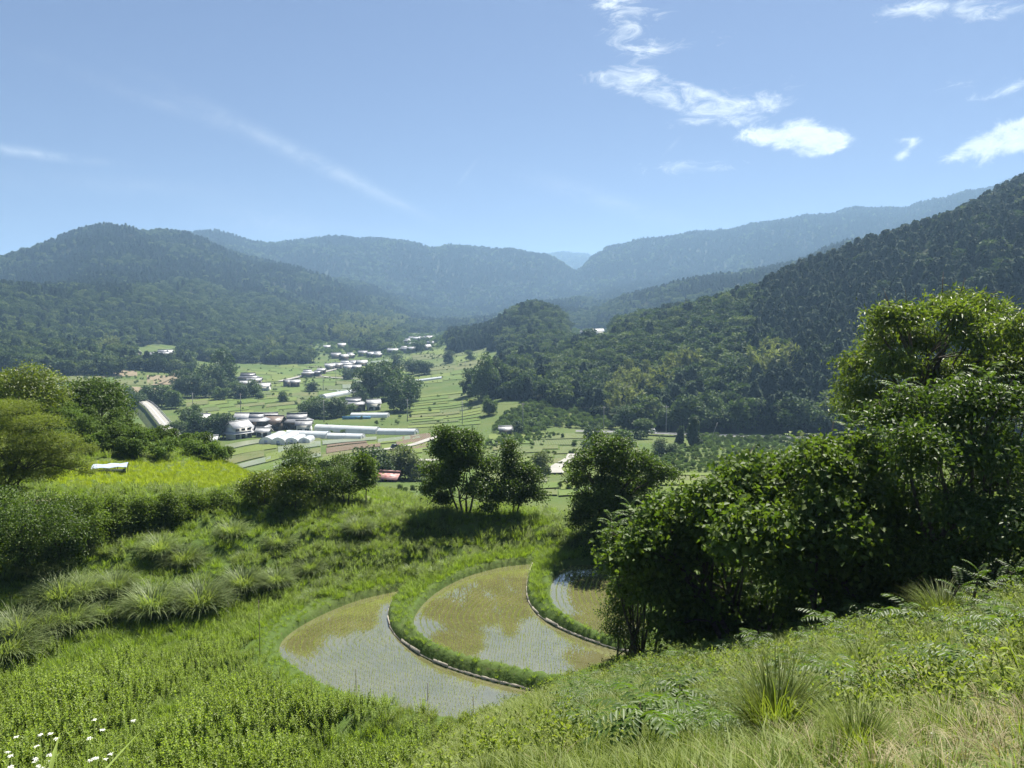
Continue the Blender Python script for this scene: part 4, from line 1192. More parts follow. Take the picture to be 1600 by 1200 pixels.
near_tree('vine_shrub', 1300, 975, 26.5, [(1300, 702, 16), (1260, 718, 16), (1262, 970, 52), (1340, 965, 48), (1300, 995, 40), (1245, 755, 46), (1290, 735, 46), (1340, 720, 44), (1370, 750, 50), (1260, 820, 60), (1330, 800, 64), (1300, 870, 76), (1380, 870, 74), (1250, 910, 60), (1340, 930, 56)],
          M['kudzu'], 'vine covered shrub beside the leafy hump further right in the thicket', 'shrub', 28000, .17, .14, .12, 3, 33, kw=dict(shell=.74, spray=.07, droop=.5), depth=1.2, clump=5)
near_tree('vine_shrub', 1500, 915, 25, [(1420, 935, 50), (1500, 925, 50), (1580, 905, 50), (1400, 665, 40), (1450, 650, 44), (1510, 640, 46), (1570, 640, 46), (1440, 720, 60), (1520, 710, 64), (1600, 720, 70), (1460, 830, 66), (1550, 830, 70), (1640, 840, 80), (1430, 890, 46), (1500, 885, 44)],
          M['tree_near'], 'deeply shaded shrub at the right end of the thicket', 'shrub', 36000, .15, .08, .14, 3, 34, kw=dict(spray=.07, droop=.5), depth=1.1, clump=5)
near_tree('shrub', 972, 1022, 29.5, [(975, 925, 26), (962, 955, 26), (985, 965, 28), (958, 985, 20), (980, 1000, 24), (1005, 960, 30), (1010, 1000, 24)],
          M['tree_near'], 'small leaved dark shrub at the edge of the upper paddy', 'shrub', 9000, .09, .045, .06, 2, 35)
def frond_tree(name, bu, r, tips_px, mat, label, seed, L=.75, nf=15, group=None):
    rr_ = np.random.default_rng(seed + 800)
    base = at(bu, r); r0 = math.hypot(base[0], base[1])
    root = empty(name, base)
    VF = []; mb = MB()
    for k, (u, v) in enumerate(tips_px):
        a, t = ang(u, v)
        rd = r0 + rr_.normal() * .5
        tip = np.array([rd * math.sin(a), rd * math.cos(a), rd * t]) - base
        foot = np.array([rr_.normal() * .25, .9 + rr_.normal() * .25, -.4])
        mid = foot * .4 + tip * .6 + np.array([0, 0, -.12 * tip[2]])
        mb.tube([foot, (foot + mid) / 2, mid, tip], [.055, .045, .03, .012], 6)
        tt = np.linspace(-.75, 0, nf)
        tips = tip + np.stack([np.zeros(nf), np.zeros(nf), tt], -1)
        azs = np.arange(nf) * 2.4 + rr_.random() * 6
        el = np.clip(.25 + .9 * (1 + tt), .2, 1.2) + rr_.normal(size=nf) * .12
        VF.append(fronds(rr_, tips, 12, L * rr_.uniform(.75, 1.1, nf), .062, azs, el, .72))
    mb.build('trunk', M['bark'], root, True)
    add('crown', mesh_leaves('crown', join_vf(*VF), mat), root)
    tag(root, label, 'tree', group or 'pinnate leaved young trees in the thicket')
frond_tree('tree_of_heaven', 1010, 28.2, [(955, 812), (985, 790), (1015, 795), (1000, 830), (965, 850), (1035, 820), (985, 880), (1020, 870), (1045, 855), (960, 890), (1010, 905)], M['pinnate'], 'feather leaved young tree hanging over the upper paddy', 40)
frond_tree('tree_of_heaven', 1340, 27, [(1250, 690), (1290, 690), (1330, 660), (1365, 645), (1310, 720), (1375, 700), (1350, 740), (1270, 740), (1230, 735)], M['pinnate'], 'feather leaved young tree rising left of the chestnut tree', 41)
frond_tree('tree_of_heaven', 1440, 26.4, [(1405, 600), (1455, 620), (1490, 600), (1425, 660), (1480, 680), (1520, 640), (1440, 720), (1500, 740), (1400, 740)], M['pinnate'], 'tallest feather leaved young tree in front of the chestnut tree', 42)
frond_tree('tree_of_heaven', 1570, 25.6, [(1545, 585), (1590, 620), (1560, 660), (1610, 700), (1545, 720), (1595, 780), (1530, 790), (1620, 590)], M['pinnate'], 'feather leaved young tree cut by the right edge', 43)
frond_tree('tree_of_heaven', 1210, 27, [(1195, 825), (1225, 855), (1165, 860), (1250, 800), (1190, 900), (1240, 910)], M['pinnate'], 'low feather leaved tree in front of the leafy hump', 44)
frond_tree('tree_of_heaven', 1545, 18.5, [(1500, 915), (1530, 895), (1560, 905), (1590, 890)], M['pinnate'], 'short feather leaved sapling at the right edge below the thicket', 45, .55, 12)
# sun side saplings at the foot of the thicket
for i, (u, v, s, lb) in enumerate([(1290, 1000, 1.5, 'feather leaved sapling at the foot of the thicket left of the pale tuft'), (1345, 985, 1.6, 'feather leaved sapling at the thicket foot below the shade'), (1415, 990, 1.4, 'feather leaved sapling beside the pale arching tuft'),
                                 (1180, 1025, 1.3, 'feather leaved sapling at the left end of the thicket foot'), (1060, 1120, 1.3, 'low dark feather leaved sapling on the slope under the paddies'), (1000, 1175, 1.4, 'feather leaved sapling at the bottom edge of the picture'),
                                 (1300, 1100, 1.2, 'feather leaved sapling right of the big arching tuft'), (1560, 1010, 1.2, 'feather leaved sapling on the dry grass at far right')]):
    p = hit(u, v, 5.0)
    root = empty('sapling', p, i * 1.3)
    add('foliage', seedling_mesh(200 + i, M['pinnate'], 13, .62, .5), root)
    MB().tube([(0, 0, -.05), (.01, .01, .3), (.0, .02, .52)], [.012, .01, .006], 5).build('stem', M['bark'], root)
    root.scale = (s * .8,) * 3
    tag(root, lb, 'sapling', 'feather leaved saplings on the right slope')
# ------------------------------------------------------------------ bottom left: white flowers and long blades
def flower_plant(u, v, r, n, label, seed):
    rr_ = np.random.default_rng(seed)
    a, t = ang(u, v)
    g = np.array([r * math.sin(a), r * math.cos(a), 0]); g[2] = float(ground(g[0], g[1]))
    root = empty('flowering_weed', g)
    hh = r * t - g[2]
    for k in range(n):
        x, y = rr_.normal(size=2) * .14
        h = hh * rr_.uniform(.85, 1.05)
        mb = MB().tube([(x * .3, y * .3, -.03), (x * .7, y * .7, h * .6), (x, y, h)], [.004, .003, .002], 4)
        mb.build('stem', M['weed'], root)
        m_ = 26
        ra = np.sqrt(rr_.random(m_)) * .011; az = rr_.random(m_) * 6.283
        P = np.stack([x + np.cos(az) * ra, y + np.sin(az) * ra, h + .008 - ra ** 2 * 9], -1)
        VF = leaves(P, rdir(rr_, m_) * np.array([1, 1, .3]), np.array([[0, 0, 1.0]]) + rdir(rr_, m_) * .4, .008, .006)
        add('flower_head', mesh_leaves('flower_head', VF, M['flower']), root)
    VF = leaves(rr_.normal(size=(60, 3)) * np.array([.12, .12, .2]) + np.array([0, 0, hh * .5]), rdir(rr_, 60), rdir(rr_, 60) + np.array([0, 0, 1]), .07, .015)
    add('foliage', mesh_leaves('foliage', VF, M['weed']), root)
    tag(root, label, 'flower', 'white flowering weeds')
flower_plant(105, 1158, 4.6, 11, 'white flowering weed with the highest heads at bottom left', 1)
flower_plant(62, 1180, 4.3, 18, 'dense white flowering weed in the bottom left corner', 2)
flower_plant(8, 1160, 4.8, 8, 'white flowering weed cut by the left edge at the bottom', 3)
flower_plant(30, 1190, 4.0, 10, 'white flowering weed lowest in the bottom left corner', 4)
flower_plant(1535, 1180, 6.2, 9, 'small white flowering weed at the bottom right edge', 5)
def big_blade(pts_px, r, w, label):
    pts = []
    for i, (u, v) in enumerate(pts_px):
        a, t = ang(u, v); rr = r + i * .06
        pts.append([rr * math.sin(a), rr * math.cos(a), rr * t])
    pts = np.array(pts); n = len(pts)
    side = np.array([1, .25, .1]); side = side / np.linalg.norm(side)
    ww = w * np.linspace(1, .0, n) ** .7 + .0005
    V = []
    for p, k in zip(pts, ww): V += [p - side * k, p + np.array([0, -.25 * k, -.35 * k]), p + side * k]
    q_ = [(3 * i + j, 3 * i + j + 1, 3 * i + j + 4, 3 * i + j + 3) for i in range(n - 1) for j in range(2)]
    base = pts[0]
    V = np.array(V) - base
    o = add('tall_grass', mesh_arr('tall_grass', V, np.array(q_), M['blade'], True), None, base)
    tag(o, label, 'grass blade', 'long grass blades at the bottom left corner')
M['blade'] = leaf_mat('long_blade', (.22, .29, .06), (.25, .32, .08), .45, .45, .4, .05)
big_blade([(50, 1330), (66, 1260), (78, 1205), (86, 1172), (94, 1145)], 2.4, .011, 'long upright pale grass blade at the bottom left corner')
big_blade([(90, 1290), (130, 1240), (165, 1202), (192, 1172), (220, 1142)], 2.5, .008, 'long slanting pale grass blade right of the white flowers')
# ------------------------------------------------------------------ valley floor: fields, tracks, roads
def field_mat(name, ca, cb, row=None, spec=.15, rough=.85):
    m, t = mat_new(name)
    n = noise(t, .12, 5, .6)
    c = mixc(t, ramp(t, n, .3, .7), ca, cb)
    if row:
        tc = nd(t, 'ShaderNodeTexCoord'); wv_ = nd(t, 'ShaderNodeTexWave')
        wv_.inputs['Scale'].default_value = .35; wv_.inputs['Distortion'].default_value = 1.5
        t.links.new(tc.outputs['Object'], wv_.inputs[0])
        c = mixc(t, ramp(t, wv_.outputs[1], .4, .8), c, row)
    p = nd(t, 'ShaderNodeBsdfPrincipled')
    t.links.new(c, p.inputs['Base Color']); p.inputs['Roughness'].default_value = rough; p.inputs['Specular IOR Level'].default_value = spec
    o = nd(t, 'ShaderNodeOutputMaterial'); t.links.new(p.outputs[0], o.inputs[0])
    return m
FM = {
 'rice': field_mat('rice_field_green', (0.061, 0.098, 0.017), (0.080, 0.113, 0.025)),
 'rice2': field_mat('rice_field_lime', (0.084, 0.112, 0.022), (0.095, 0.123, 0.028)),
 'pale': field_mat('pale_paddy', (0.143, 0.155, 0.089), (0.113, 0.137, 0.060), None, .5, .35),
 'dark': field_mat('dark_crop', (0.044, 0.072, 0.020), (0.064, 0.096, 0.024), (0.088, 0.096, 0.040)),
 'soil': field_mat('tilled_soil', (0.105, 0.077, 0.050), (0.143, 0.108, 0.071), (0.074, 0.056, 0.037)),
 'fallow': field_mat('fallow_field', (0.101, 0.106, 0.043), (0.073, 0.090, 0.028)),
 'bank': field_mat('terrace_bank', (0.060, 0.084, 0.024), (0.088, 0.104, 0.036)),
 'path': plain_mat('concrete_track', (.26, .25, .22), (.20, .195, .175), .8, .3, .4),
 'dirt': plain_mat('bare_dirt', (.19, .155, .105), (.13, .11, .07), .95, .1, .3),
 'asphalt': plain_mat('pale_asphalt', (.13, .13, .13), (.10, .10, .105), .85, .3, .2),
}
def col_phi(u): return math.atan((u - 800) / F_PX / cP)
def drape(name, fx, mat, nu=12, nv=8, lift=.3, parent=terrain):
    """fx(s,t) -> (x,y) for s,t in 0..1, laid on the terrain"""
    s, t = np.meshgrid(np.linspace(0, 1, nu + 1), np.linspace(0, 1, nv + 1), indexing='ij')
    x, y = fx(s, t)
    V = np.stack([x, y, ground(x, y) + lift], -1).reshape(-1, 3)
    i = np.arange((nu + 1) * (nv + 1)).reshape(nu + 1, nv + 1)
    q_ = np.stack([i[:-1, :-1], i[1:, :-1], i[1:, 1:], i[:-1, 1:]], -1).reshape(-1, 4)
    return add(name, mesh_arr(name, V, q_, mat, True), parent)
rf = np.random.default_rng(91)
def polar_patch(name, u0, u1, r0, r1, mat, skew=0.0, lift=.3):
    p0, p1 = col_phi(u0), col_phi(u1)
    j = rf.normal(size=4) * .03 * (r1 - r0)
    def fx(s, t):
        r = (r0 + j[0] * (1 - s) + j[1] * s) * (1 - t) + (r1 + j[2] * (1 - s) + j[3] * s) * t + skew * (s - .5) + np.sin(s * 3.1 + j[0]) * .06 * (r1 - r0)
        ph = p0 + (p1 - p0) * s
        return r * np.sin(ph), r * np.cos(ph)
    n = max(6, int(r1 * abs(p1 - p0) / 4)); m = max(4, int((r1 - r0) / 3.5))
    return drape(name, fx, mat, min(n, 30), min(m, 14), lift)
def field_block(u0, u1, r0, r1, rows, wid, kinds, skew=0.0, gap=1.6):
    edges_r = np.linspace(r0, r1, rows + 1) + np.concatenate([[0], rf.normal(size=rows - 1) * (r1 - r0) / rows * .15, [0]])
    for a, c in zip(edges_r[:-1], edges_r[1:]):
        u = u0 + rf.uniform(0, 10)
        while u < u1 - 4:
            w = wid * rf.uniform(.6, 1.5)
            ue = min(u + w, u1)
            if rf.random() > .06:
                polar_patch('field', u + 1.0, ue - 1.0, a + gap, c - gap * .3, FM[kinds[rf.integers(len(kinds))]], skew * (ue - u) / 100)
            u = ue
field_block(340, 500, 222, 318, 6, 75, ['rice', 'rice', 'rice2', 'fallow', 'pale'], 18)
field_block(480, 660, 205, 262, 3, 60, ['rice', 'rice2', 'dark', 'rice'], 10)
field_block(500, 668, 262, 316, 4, 70, ['pale', 'fallow', 'rice2', 'soil', 'pale'], 14)
field_block(285, 470, 395, 640, 13, 48, ['rice', 'rice2', 'rice', 'fallow', 'dark'], 25)
field_block(430, 640, 500, 820, 13, 42, ['rice', 'rice2', 'rice', 'fallow', 'dark', 'pale'], -25)
field_block(632, 752, 345, 470, 12, 70, ['rice', 'rice2', 'fallow', 'rice', 'dark', 'bank'], 8, 2.2)
field_block(745, 905, 132, 205, 6, 60, ['rice', 'rice2', 'fallow', 'bank', 'pale'], 6)
field_block(760, 1000, 205, 320, 7, 60, ['fallow', 'bank', 'rice', 'rice2', 'bank', 'dark'], 12)
field_block(955, 1210, 145, 192, 4, 75, ['rice', 'rice2', 'fallow', 'pale'], 5)
field_block(640, 765, 540, 860, 9, 50, ['rice', 'fallow', 'rice2', 'bank'], -20, 3)
field_block(385, 470, 640, 760, 4, 45, ['rice2', 'rice', 'fallow'], -20, 3)
polar_patch('field', 618, 672, 292, 318, FM['soil'], 8)
polar_patch('field', 628, 668, 268, 286, FM['soil'], 6)
polar_patch('field', 590, 636, 196, 216, FM['rice'], 4)
for (u0, u1, r0, r1, k) in [(205, 280, 560, 590, 'dirt'), (180, 250, 595, 625, 'fallow'), (230, 300, 610, 660, 'dirt'), (150, 215, 640, 690, 'dirt'), (245, 278, 690, 740, 'fallow'), (90, 160, 600, 650, 'fallow')]:
    polar_patch('orchard_ground', u0, u1, r0, r1, FM[k], 10)
def strip(name, pts_px, w, mat, lift=.45, n=40, rs=None, parent=terrain):
    """a track along ground points seen at photo positions (or given (u, r) pairs)"""
    P = np.array([(at(u, q)[:2] if rs else hit(u, q, 90)[:2]) for u, q in pts_px])
    Q = smooth_open(P, 12)
    tg = unit(np.gradient(Q, axis=0)); nn = np.stack([-tg[:, 1], tg[:, 0]], -1)
    V = []
    for k in (-1, -.33, .33, 1):
        e = Q + nn * k * w / 2
        V.append(np.column_stack([e, ground(e[:, 0], e[:, 1]) + lift]))
    m = len(Q)
    V = np.vstack(V)
    # level across, never under the ground
    zz = V[:, 2].reshape(4, m).max(0)
    zz = np.convolve(np.pad(zz, 4, mode='edge'), np.ones(9) / 9, 'valid') + .1
    V[:, 2] = np.tile(zz, 4)
    q_ = [(k * m + i, k * m + i + 1, (k + 1) * m + i + 1, (k + 1) * m + i) for k in range(3) for i in range(m - 1)]
    return add(name, mesh_arr(name, V, np.array(q_), mat, True), parent), Q, zz
strip('track', [(872, 178), (868, 188), (875, 198), (885, 210), (893, 222), (896, 236)], 3.2, FM['path'], rs=1)
strip('track', [(560, 262), (600, 268), (640, 282), (672, 300), (700, 318), (730, 330)], 3.0, FM['path'], rs=1)
strip('track', [(565, 250), (610, 240), (650, 226), (680, 220)], 3.0, FM['path'], rs=1)
strip('track', [(490, 690), (520, 660), (560, 640)], 3.5, FM['path'], rs=1)
strip('track', [(240, 600), (262, 640), (285, 700), (300, 720)], 4, FM['dirt'], rs=1)
strip('track', [(375, 575), (392, 600), (400, 640), (408, 680)], 3.5, FM['path'], rs=1)
strip('track', [(-40, 54), (10, 53.5), (40, 54.5), (62, 56)], 1.4, FM['dirt'], .12, rs=1)
road, RQ, RZ = strip('road', [(900, 322), (980, 322), (1060, 322), (1150, 322), (1250, 324), (1330, 330)], 5.0, FM['asphalt'], .9, rs=1)
hamlet_road, HQ, HZ = strip('road', [(438, 640), (452, 660), (480, 690), (510, 720), (535, 760), (560, 800)], 5.0, FM['path'], .8, rs=1)
# highway on an embankment with kerbs and guard rails
M['rail'] = plain_mat('guard_rail', (.36, .37, .38), (.3, .3, .3), .6, .5, 2, metal=.4)
M['concrete'] = plain_mat('concrete', (.42, .41, .39), (.33, .32, .30), .85, .2, .5)
HWP = np.array([at(268, 330)[:2], at(263, 348)[:2], at(252, 380)[:2], at(242, 412)[:2], at(234, 440)[:2], at(222, 470)[:2], at(200, 500)[:2]])
HQ2 = smooth_open(HWP, 10)
tg = unit(np.gradient(HQ2, axis=0)); nn = np.stack([-tg[:, 1], tg[:, 0]], -1)
hz = np.linspace(-46.0, -44.6, len(HQ2))
def ribbon(name, offs, zoff, mat, parent, closed=False):
    V = []
    for o_, z_o in zip(offs, zoff):
        e = HQ2 + nn * o_
        V.append(np.column_stack([e, hz + z_o]))
    m = len(HQ2); V = np.vstack(V); K = len(offs)
    rg = range(K) if closed else range(K - 1)
    q_ = [(k * m + i, k * m + i + 1, ((k + 1) % K) * m + i + 1, ((k + 1) % K) * m + i) for k in rg for i in range(m - 1)]
    return add(name, mesh_arr(name, V, np.array(q_), mat), parent)
hw = ribbon('highway', [-2.5, 2.5], [0, 0], FM['path'], None); tag(hw, kind='structure')
ribbon('embankment', [-8, -2.8, -2.5, 2.5, 2.8, 8], [-8, -.15, -.02, -.02, -.15, -8], FM['bank'], hw)
M['paint'] = plain_mat('road_paint', (.78, .78, .76), (.65, .65, .62), .6, .3, 1)
ribbon('centre_line', [-.07, .07], [.01, .01], M['paint'], hw)
for s in (-1, 1):
    ribbon('kerb', [s * 2.3, s * 2.3, s * 2.5, s * 2.5], [.004, .16, .16, .004], M['concrete'], hw)
    root = empty('guard_rail', (0, 0, 0))
    tag(root, 'pale guard rail on the %s side of the grey highway' % ('valley' if s < 0 else 'hill'), 'guard rail', 'guard rails of the highway')
    ribbon('rail', [s * 2.55, s * 2.55, s * 2.62, s * 2.62], [.5, .85, .85, .5], M['rail'], root, True)
    for i in range(0, len(HQ2), 5):
        e = HQ2[i] + nn[i] * s * 2.66
        MB().box(-.06, .06, -.06, .06, -.1, .8).build('post', M['rail'], root, False, (e[0], e[1], hz[i]))
# ------------------------------------------------------------------ single trees of the valley
def valley_tree_meshes(seed, mat, tall=False, n=1100):
    r = np.random.default_rng(seed)
    if tall: lobes = [(r.normal() * .04, r.normal() * .04, z, .2 * (1.15 - z * .8), .2 * (1.15 - z * .8), .16) for z in (.18, .32, .46, .6, .74, .86)]
    else: lobes = rand_lobes(r, 14, 0, .50, .46, .46, .38) + [(r.normal() * .12, r.normal() * .12, .2, .26, .26, .2) for _ in range(4)]
    VF = crown(r, lobes, n, 3, .062, .046, .028, .84, .3, .8)
    mb = limbs(r, (0, 0, -.06), (0, 0, .6), lobes[:6], .022, 6)
    return mb.mesh('trunk', M['bark'], True), mesh_leaves('crown', VF, mat)
M['vt_dark'] = leaf_mat('valley_dark', (.028, .058, .016), (.055, .09, .024), .2, .6, .25, .15)
M['vt_mid'] = leaf_mat('valley_mid', (.05, .09, .022), (.085, .13, .034), .25, .6, .25, .15)
M['vt_pale'] = leaf_mat('valley_pale', (.09, .12, .045), (.13, .16, .065), .25, .6, .25, .12)
VT = {'d': [valley_tree_meshes(s + 400, M['vt_dark']) for s in range(4)], 'm': [valley_tree_meshes(s + 410, M['vt_mid']) for s in range(4)],
      'p': [valley_tree_meshes(s + 420, M['vt_pale']) for s in range(2)], 'c': [valley_tree_meshes(s + 430, M['vt_dark'], True) for s in range(2)]}
cnt = {}
def vtree(u, r, h, k, label, wide=1.0, name=None, group='single trees of the valley', dz=0):
    p = at(u, r)
    tm, cm = VT[k][cnt.setdefault(k, 0) % len(VT[k])]; cnt[k] += 1
    root = empty(name or ('cypress' if k == 'c' else 'tree'), p + np.array([0, 0, dz]), u * .7)
    root.scale = (h * wide, h * wide, h)
    add('trunk', tm, root); add('crown', cm, root)
    tag(root, label, 'tree', group)
vl = [
 (280, 545, 15, 'd', 'dark round tree at the left end of the clump below the orchard', 1.0), (303, 540, 16, 'd', 'dark tree in the middle of the clump below the orchard', 1.0), (320, 538, 14, 'd', 'dark tree at the right end of the clump below the orchard', 1.0),
 (332, 575, 23, 'd', 'big domed tree above the clump by the orchard', .95), (355, 590, 30, 'd', 'tallest dark dome shaped tree left of the hillside farmhouse', .8), (285, 572, 17, 'd', 'dark tree behind the orchard clump', 1.0),
 (366, 530, 12, 'm', 'round tree below the hillside farmhouse', 1.2), (380, 528, 10, 'd', 'small dark tree right of the round tree below the hillside farmhouse', 1.2), (396, 535, 12, 'm', 'tree at the lower corner of the hillside farmhouse garden', 1.2), (345, 520, 10, 'm', 'small tree at the top edge of the left rice fields', 1.2),
 (212, 470, 13, 'd', 'dark tree left of the highway top end', 1.0), (232, 490, 13, 'd', 'dark tree over the highway top end', 1.1), (252, 490, 13, 'd', 'dark tree right of the highway top end', 1.1), (268, 480, 12, 'm', 'rounded tree between the highway and the rice fields', 1.1), (196, 480, 14, 'd', 'dark tree half hidden behind the left hillside crest', 1.0),
 (294, 372, 11, 'd', 'dark round tree at the left end of the village', 1.0), (312, 345, 11, 'd', 'dark tree in front of the small white roofed village house', 1.1), (330, 340, 10, 'd', 'dark tree in the row before the village, second from its right end', 1.1), (345, 338, 12, 'd', 'dark tree touching the white walled village house', 1.0), (280, 350, 8, 'm', 'bushy tree beside the lower end of the highway', 1.3), (300, 420, 8, 'm', 'small tree behind the village at its left end', 1.2),
 (405, 520, 5, 'm', 'tiny lone tree in the left rice fields', 1.2), (444, 500, 7, 'm', 'small pale tree alone in the rice fields behind the village', 1.3),
 (485, 400, 11, 'd', 'dark tree behind the large tiled village house, left one', 1.2), (502, 405, 12, 'm', 'dark tree behind the large tiled village house, middle one', 1.3), (520, 400, 11, 'd', 'dark tree behind the large tiled village house, right one', 1.3), (538, 402, 9, 'm', 'bushy tree between the village and the farmhouse with white shed', 1.3),
 (572, 470, 23, 'd', 'tall dark tree at the left edge of the central grove', .75), (590, 480, 27, 'd', 'tallest dark tree in the back of the central grove', .75), (606, 470, 24, 'm', 'tree in the middle of the central grove', .8), (626, 415, 22, 'd', 'large round dark tree at the front of the central grove', .95), (643, 450, 17, 'm', 'tree at the right end of the central grove', .9), (560, 450, 14, 'd', 'smaller dark tree left of the central grove', .9), (612, 520, 20, 'd', 'dark tree rising behind the central grove', .8), (536, 440, 8, 'm', 'small tree beside the white plastic tunnel in the middle valley', 1.2),
 (488, 560, 8, 'd', 'dark tree left of the white plastic tunnel in the middle valley', 1.4), (545, 640, 11, 'd', 'dark tree on the fields below the hamlet', 1.2),
 (756, 425, 26, 'm', 'big oak like tree at the right end of the stepped terraces', .72), (775, 440, 22, 'd', 'dark tree behind the big tree at the terraces', .8), (764, 372, 11, 'm', 'lone conical tree in front of the big tree at the terraces', .8), (795, 440, 18, 'm', 'tree at the edge of the wood right of the terraces', .8), (735, 450, 17, 'd', 'dark tree left behind the big tree at the terraces', .8),
 (664, 620, 13, 'd', 'dark tree above the flat white tunnel', 1.2), (645, 640, 14, 'd', 'dark tree left of the tree above the flat white tunnel', 1.1), (700, 700, 13, 'd', 'dark tree on the upper terraces below the knoll', 1.1), (735, 690, 11, 'm', 'tree at the foot of the wooded knoll', 1.1), (620, 720, 12, 'd', 'dark tree in front of the hamlet', 1.1), (655, 860, 14, 'd', 'dark tree between the hamlet houses and the knoll', 1.1),
 (514, 150, 8.5, 'd', 'dark tree behind the shrub group, left one', 1.1), (530, 156, 7.5, 'd', 'dark tree behind the shrub group, right one', 1.1), (574, 172, 8, 'd', 'dark tree left of the pale willow above the red roof', 1.2), (590, 182, 6, 'd', 'small dark tree above the red roofed shed', 1.3), (632, 172, 9, 'p', 'pale grey green willow right of the red roofed shed', 1.0), (650, 168, 6, 'p', 'small pale bush at the foot of the willow', 1.1), (610, 190, 5, 'm', 'low round bush beyond the red roofed shed', 1.4),
 (846, 172, 7, 'p', 'pale slender tree left of the winding track', .8), (930, 250, 7, 'm', 'round bush above the wide round tree', 1.4), (968, 255, 9, 'm', 'bushy tree right above the wide round tree', 1.3), (1002, 308, 9, 'm', 'rounded tree beside the road next to the parked truck', 1.2), (1065, 285, 7, 'c', 'short cypress below the road, left of the pair', 1.0), (1085, 282, 11, 'c', 'taller cypress below the road, right of the pair', 1.0), (925, 292, 8, 'd', 'dark tree on the terrace left of the road', 1.0), (1040, 250, 6, 'm', 'bush on the terrace in front of the cypress pair', 1.5),
 (835, 330, 6, 'm', 'small tree by the mound left of the road terraces', 1.2), (812, 318, 6, 'd', 'dark small tree below the bushy mound', 1.1),
]
for t_ in vl: vtree(*t_)
# trees standing along the front of the right hand wood
edge = [(975, 338, 11), (1003, 344, 12), (1030, 346, 14), (1062, 344, 12), (1094, 342, 13), (1122, 345, 14), (1150, 343, 13), (1180, 346, 15), (1208, 344, 13), (1236, 348, 14), (1262, 344, 12), (1290, 346, 13)]
for i, (u, r, h) in enumerate(edge):
    vtree(u, r, h, 'dm'[i % 2], '%s tree from the left in the front row of the wood along the road' % ORD[i], 1.0, group='front row of trees along the road')
# ------------------------------------------------------------------ scrub
def zone_points(seed, ra, rb, sp, ph=R(38)):
    r = np.random.default_rng(seed)
    X, Y = disk_points(r, ra, rb, sp, .9, ph)
    m = visible(X, Y, 3)
    X, Y = X[m], Y[m]; Z = ground(X, Y); u, v = project(X, Y, Z)
    return r, X, Y, Z, u, v
sh_hi = [mesh_leaves('scrub', crown(np.random.default_rng(s), rand_lobes(np.random.default_rng(s), 8, 0, .42, .52, .42, .4), 420, 3, .075, .05, .035, .8, .3, .8), M['shrub']) for s in range(4)]
shi_coll = proto_coll('scrub_bush', sh_hi)
r, X, Y, Z, u, v = zone_points(1, 66, 125, 1.5)
m = (u < 400) & (np.hypot(X, Y) > 71) & ~poly_mask(u, v, [(100, 770), (130, 722), (290, 716), (380, 728), (480, 745), (400, 790)])
scatter('scrub', np.stack([X, Y, Z], -1)[m], shi_coll, 4, r.uniform(1.2, 2.6, m.sum()), 'bushy scrub covering the left hillside beyond the yellow field', 'scrub', seed=1)
r, X, Y, Z, u, v = zone_points(2, 195, 318, 2.6)
rowz = np.abs(((np.hypot(X, Y) / 13 + vnoise(X / 40, Y / 40, 5) * 1.6) % 1) - .5) < .41
m = poly_mask(u, v, [(985, 735), (1000, 712), (1100, 688), (1320, 684), (1320, 760), (1090, 752)]) & (rowz | (vnoise(X / 9, Y / 9, 6) > .62))
m |= poly_mask(u, v, [(770, 700), (800, 645), (850, 640), (915, 655), (905, 672), (840, 690)]) & (r.random(len(X)) < .9)
m |= (u > 720) & (u < 1010) & (v < 770) & (np.abs(((np.hypot(X, Y) / 17 + vnoise(X / 50, Y / 50, 15) * 1.2) % 1) - .5) < .07) & (r.random(len(X)) < .5)
scatter('scrub', np.stack([X, Y, Z], -1)[m], shi_coll, 4, r.uniform(1.0, 2.3, m.sum()), 'rows of scrub on the old terraces below the right road', 'scrub', seed=2)
r, X, Y, Z, u, v = zone_points(23, 308, 317, 1.8)
m = (u > 1095) & (u < 1330) & (r.random(len(X)) < .75)
scatter('scrub', np.stack([X, Y, Z], -1)[m], shi_coll, 4, r.uniform(1.6, 3.4, m.sum()), 'roadside bushes hiding the right part of the road', 'scrub', seed=23)
r, X, Y, Z, u, v = zone_points(3, 320, 430, 3.0)
m = poly_mask(u, v, [(760, 690), (790, 648), (830, 628), (900, 632), (960, 655), (960, 672), (860, 668), (820, 690)])
scatter('scrub', np.stack([X, Y, Z], -1)[m], shi_coll, 4, r.uniform(2, 4.2, m.sum()), 'vine clad bushy mound between the stepped terraces and the wood', 'scrub', seed=3)
r, X, Y, Z, u, v = zone_points(4, 330, 860, 4.2)
dd = np.hypot(X, Y)
ln_ = np.abs(((dd / 26 + vnoise(X / 70, Y / 70, 25) * 1.5) % 1) - .5) < .035
m = (u > 150) & (u < 770) & (v > 545) & ((ln_ & (r.random(len(X)) < .7)) | (r.random(len(X)) < .006))
m |= poly_mask(u, v, [(130, 625), (150, 575), (290, 572), (300, 600), (270, 625)]) & (r.random(len(X)) < .30) & (((X / 9) % 1) < .6)
m |= poly_mask(u, v, [(0, 640), (0, 540), (150, 560), (150, 600), (200, 640)]) & (r.random(len(X)) < .55)
m |= poly_mask(u, v, [(470, 600), (480, 560), (700, 515), (720, 570), (560, 590)]) & (r.random(len(X)) < .10)
scatter('scrub', np.stack([X, Y, Z], -1)[m], shi_coll, 4, r.uniform(.9, 2.6, m.sum()), 'hedge bushes and orchard bushes dotted over the valley floor', 'scrub', seed=4)
r, X, Y, Z, u, v = zone_points(14, 860, 1400, 6)
m = poly_mask(u, v, [(460, 575), (480, 535), (620, 525), (700, 515), (720, 560), (560, 590)]) & (r.random(len(X)) < .35)
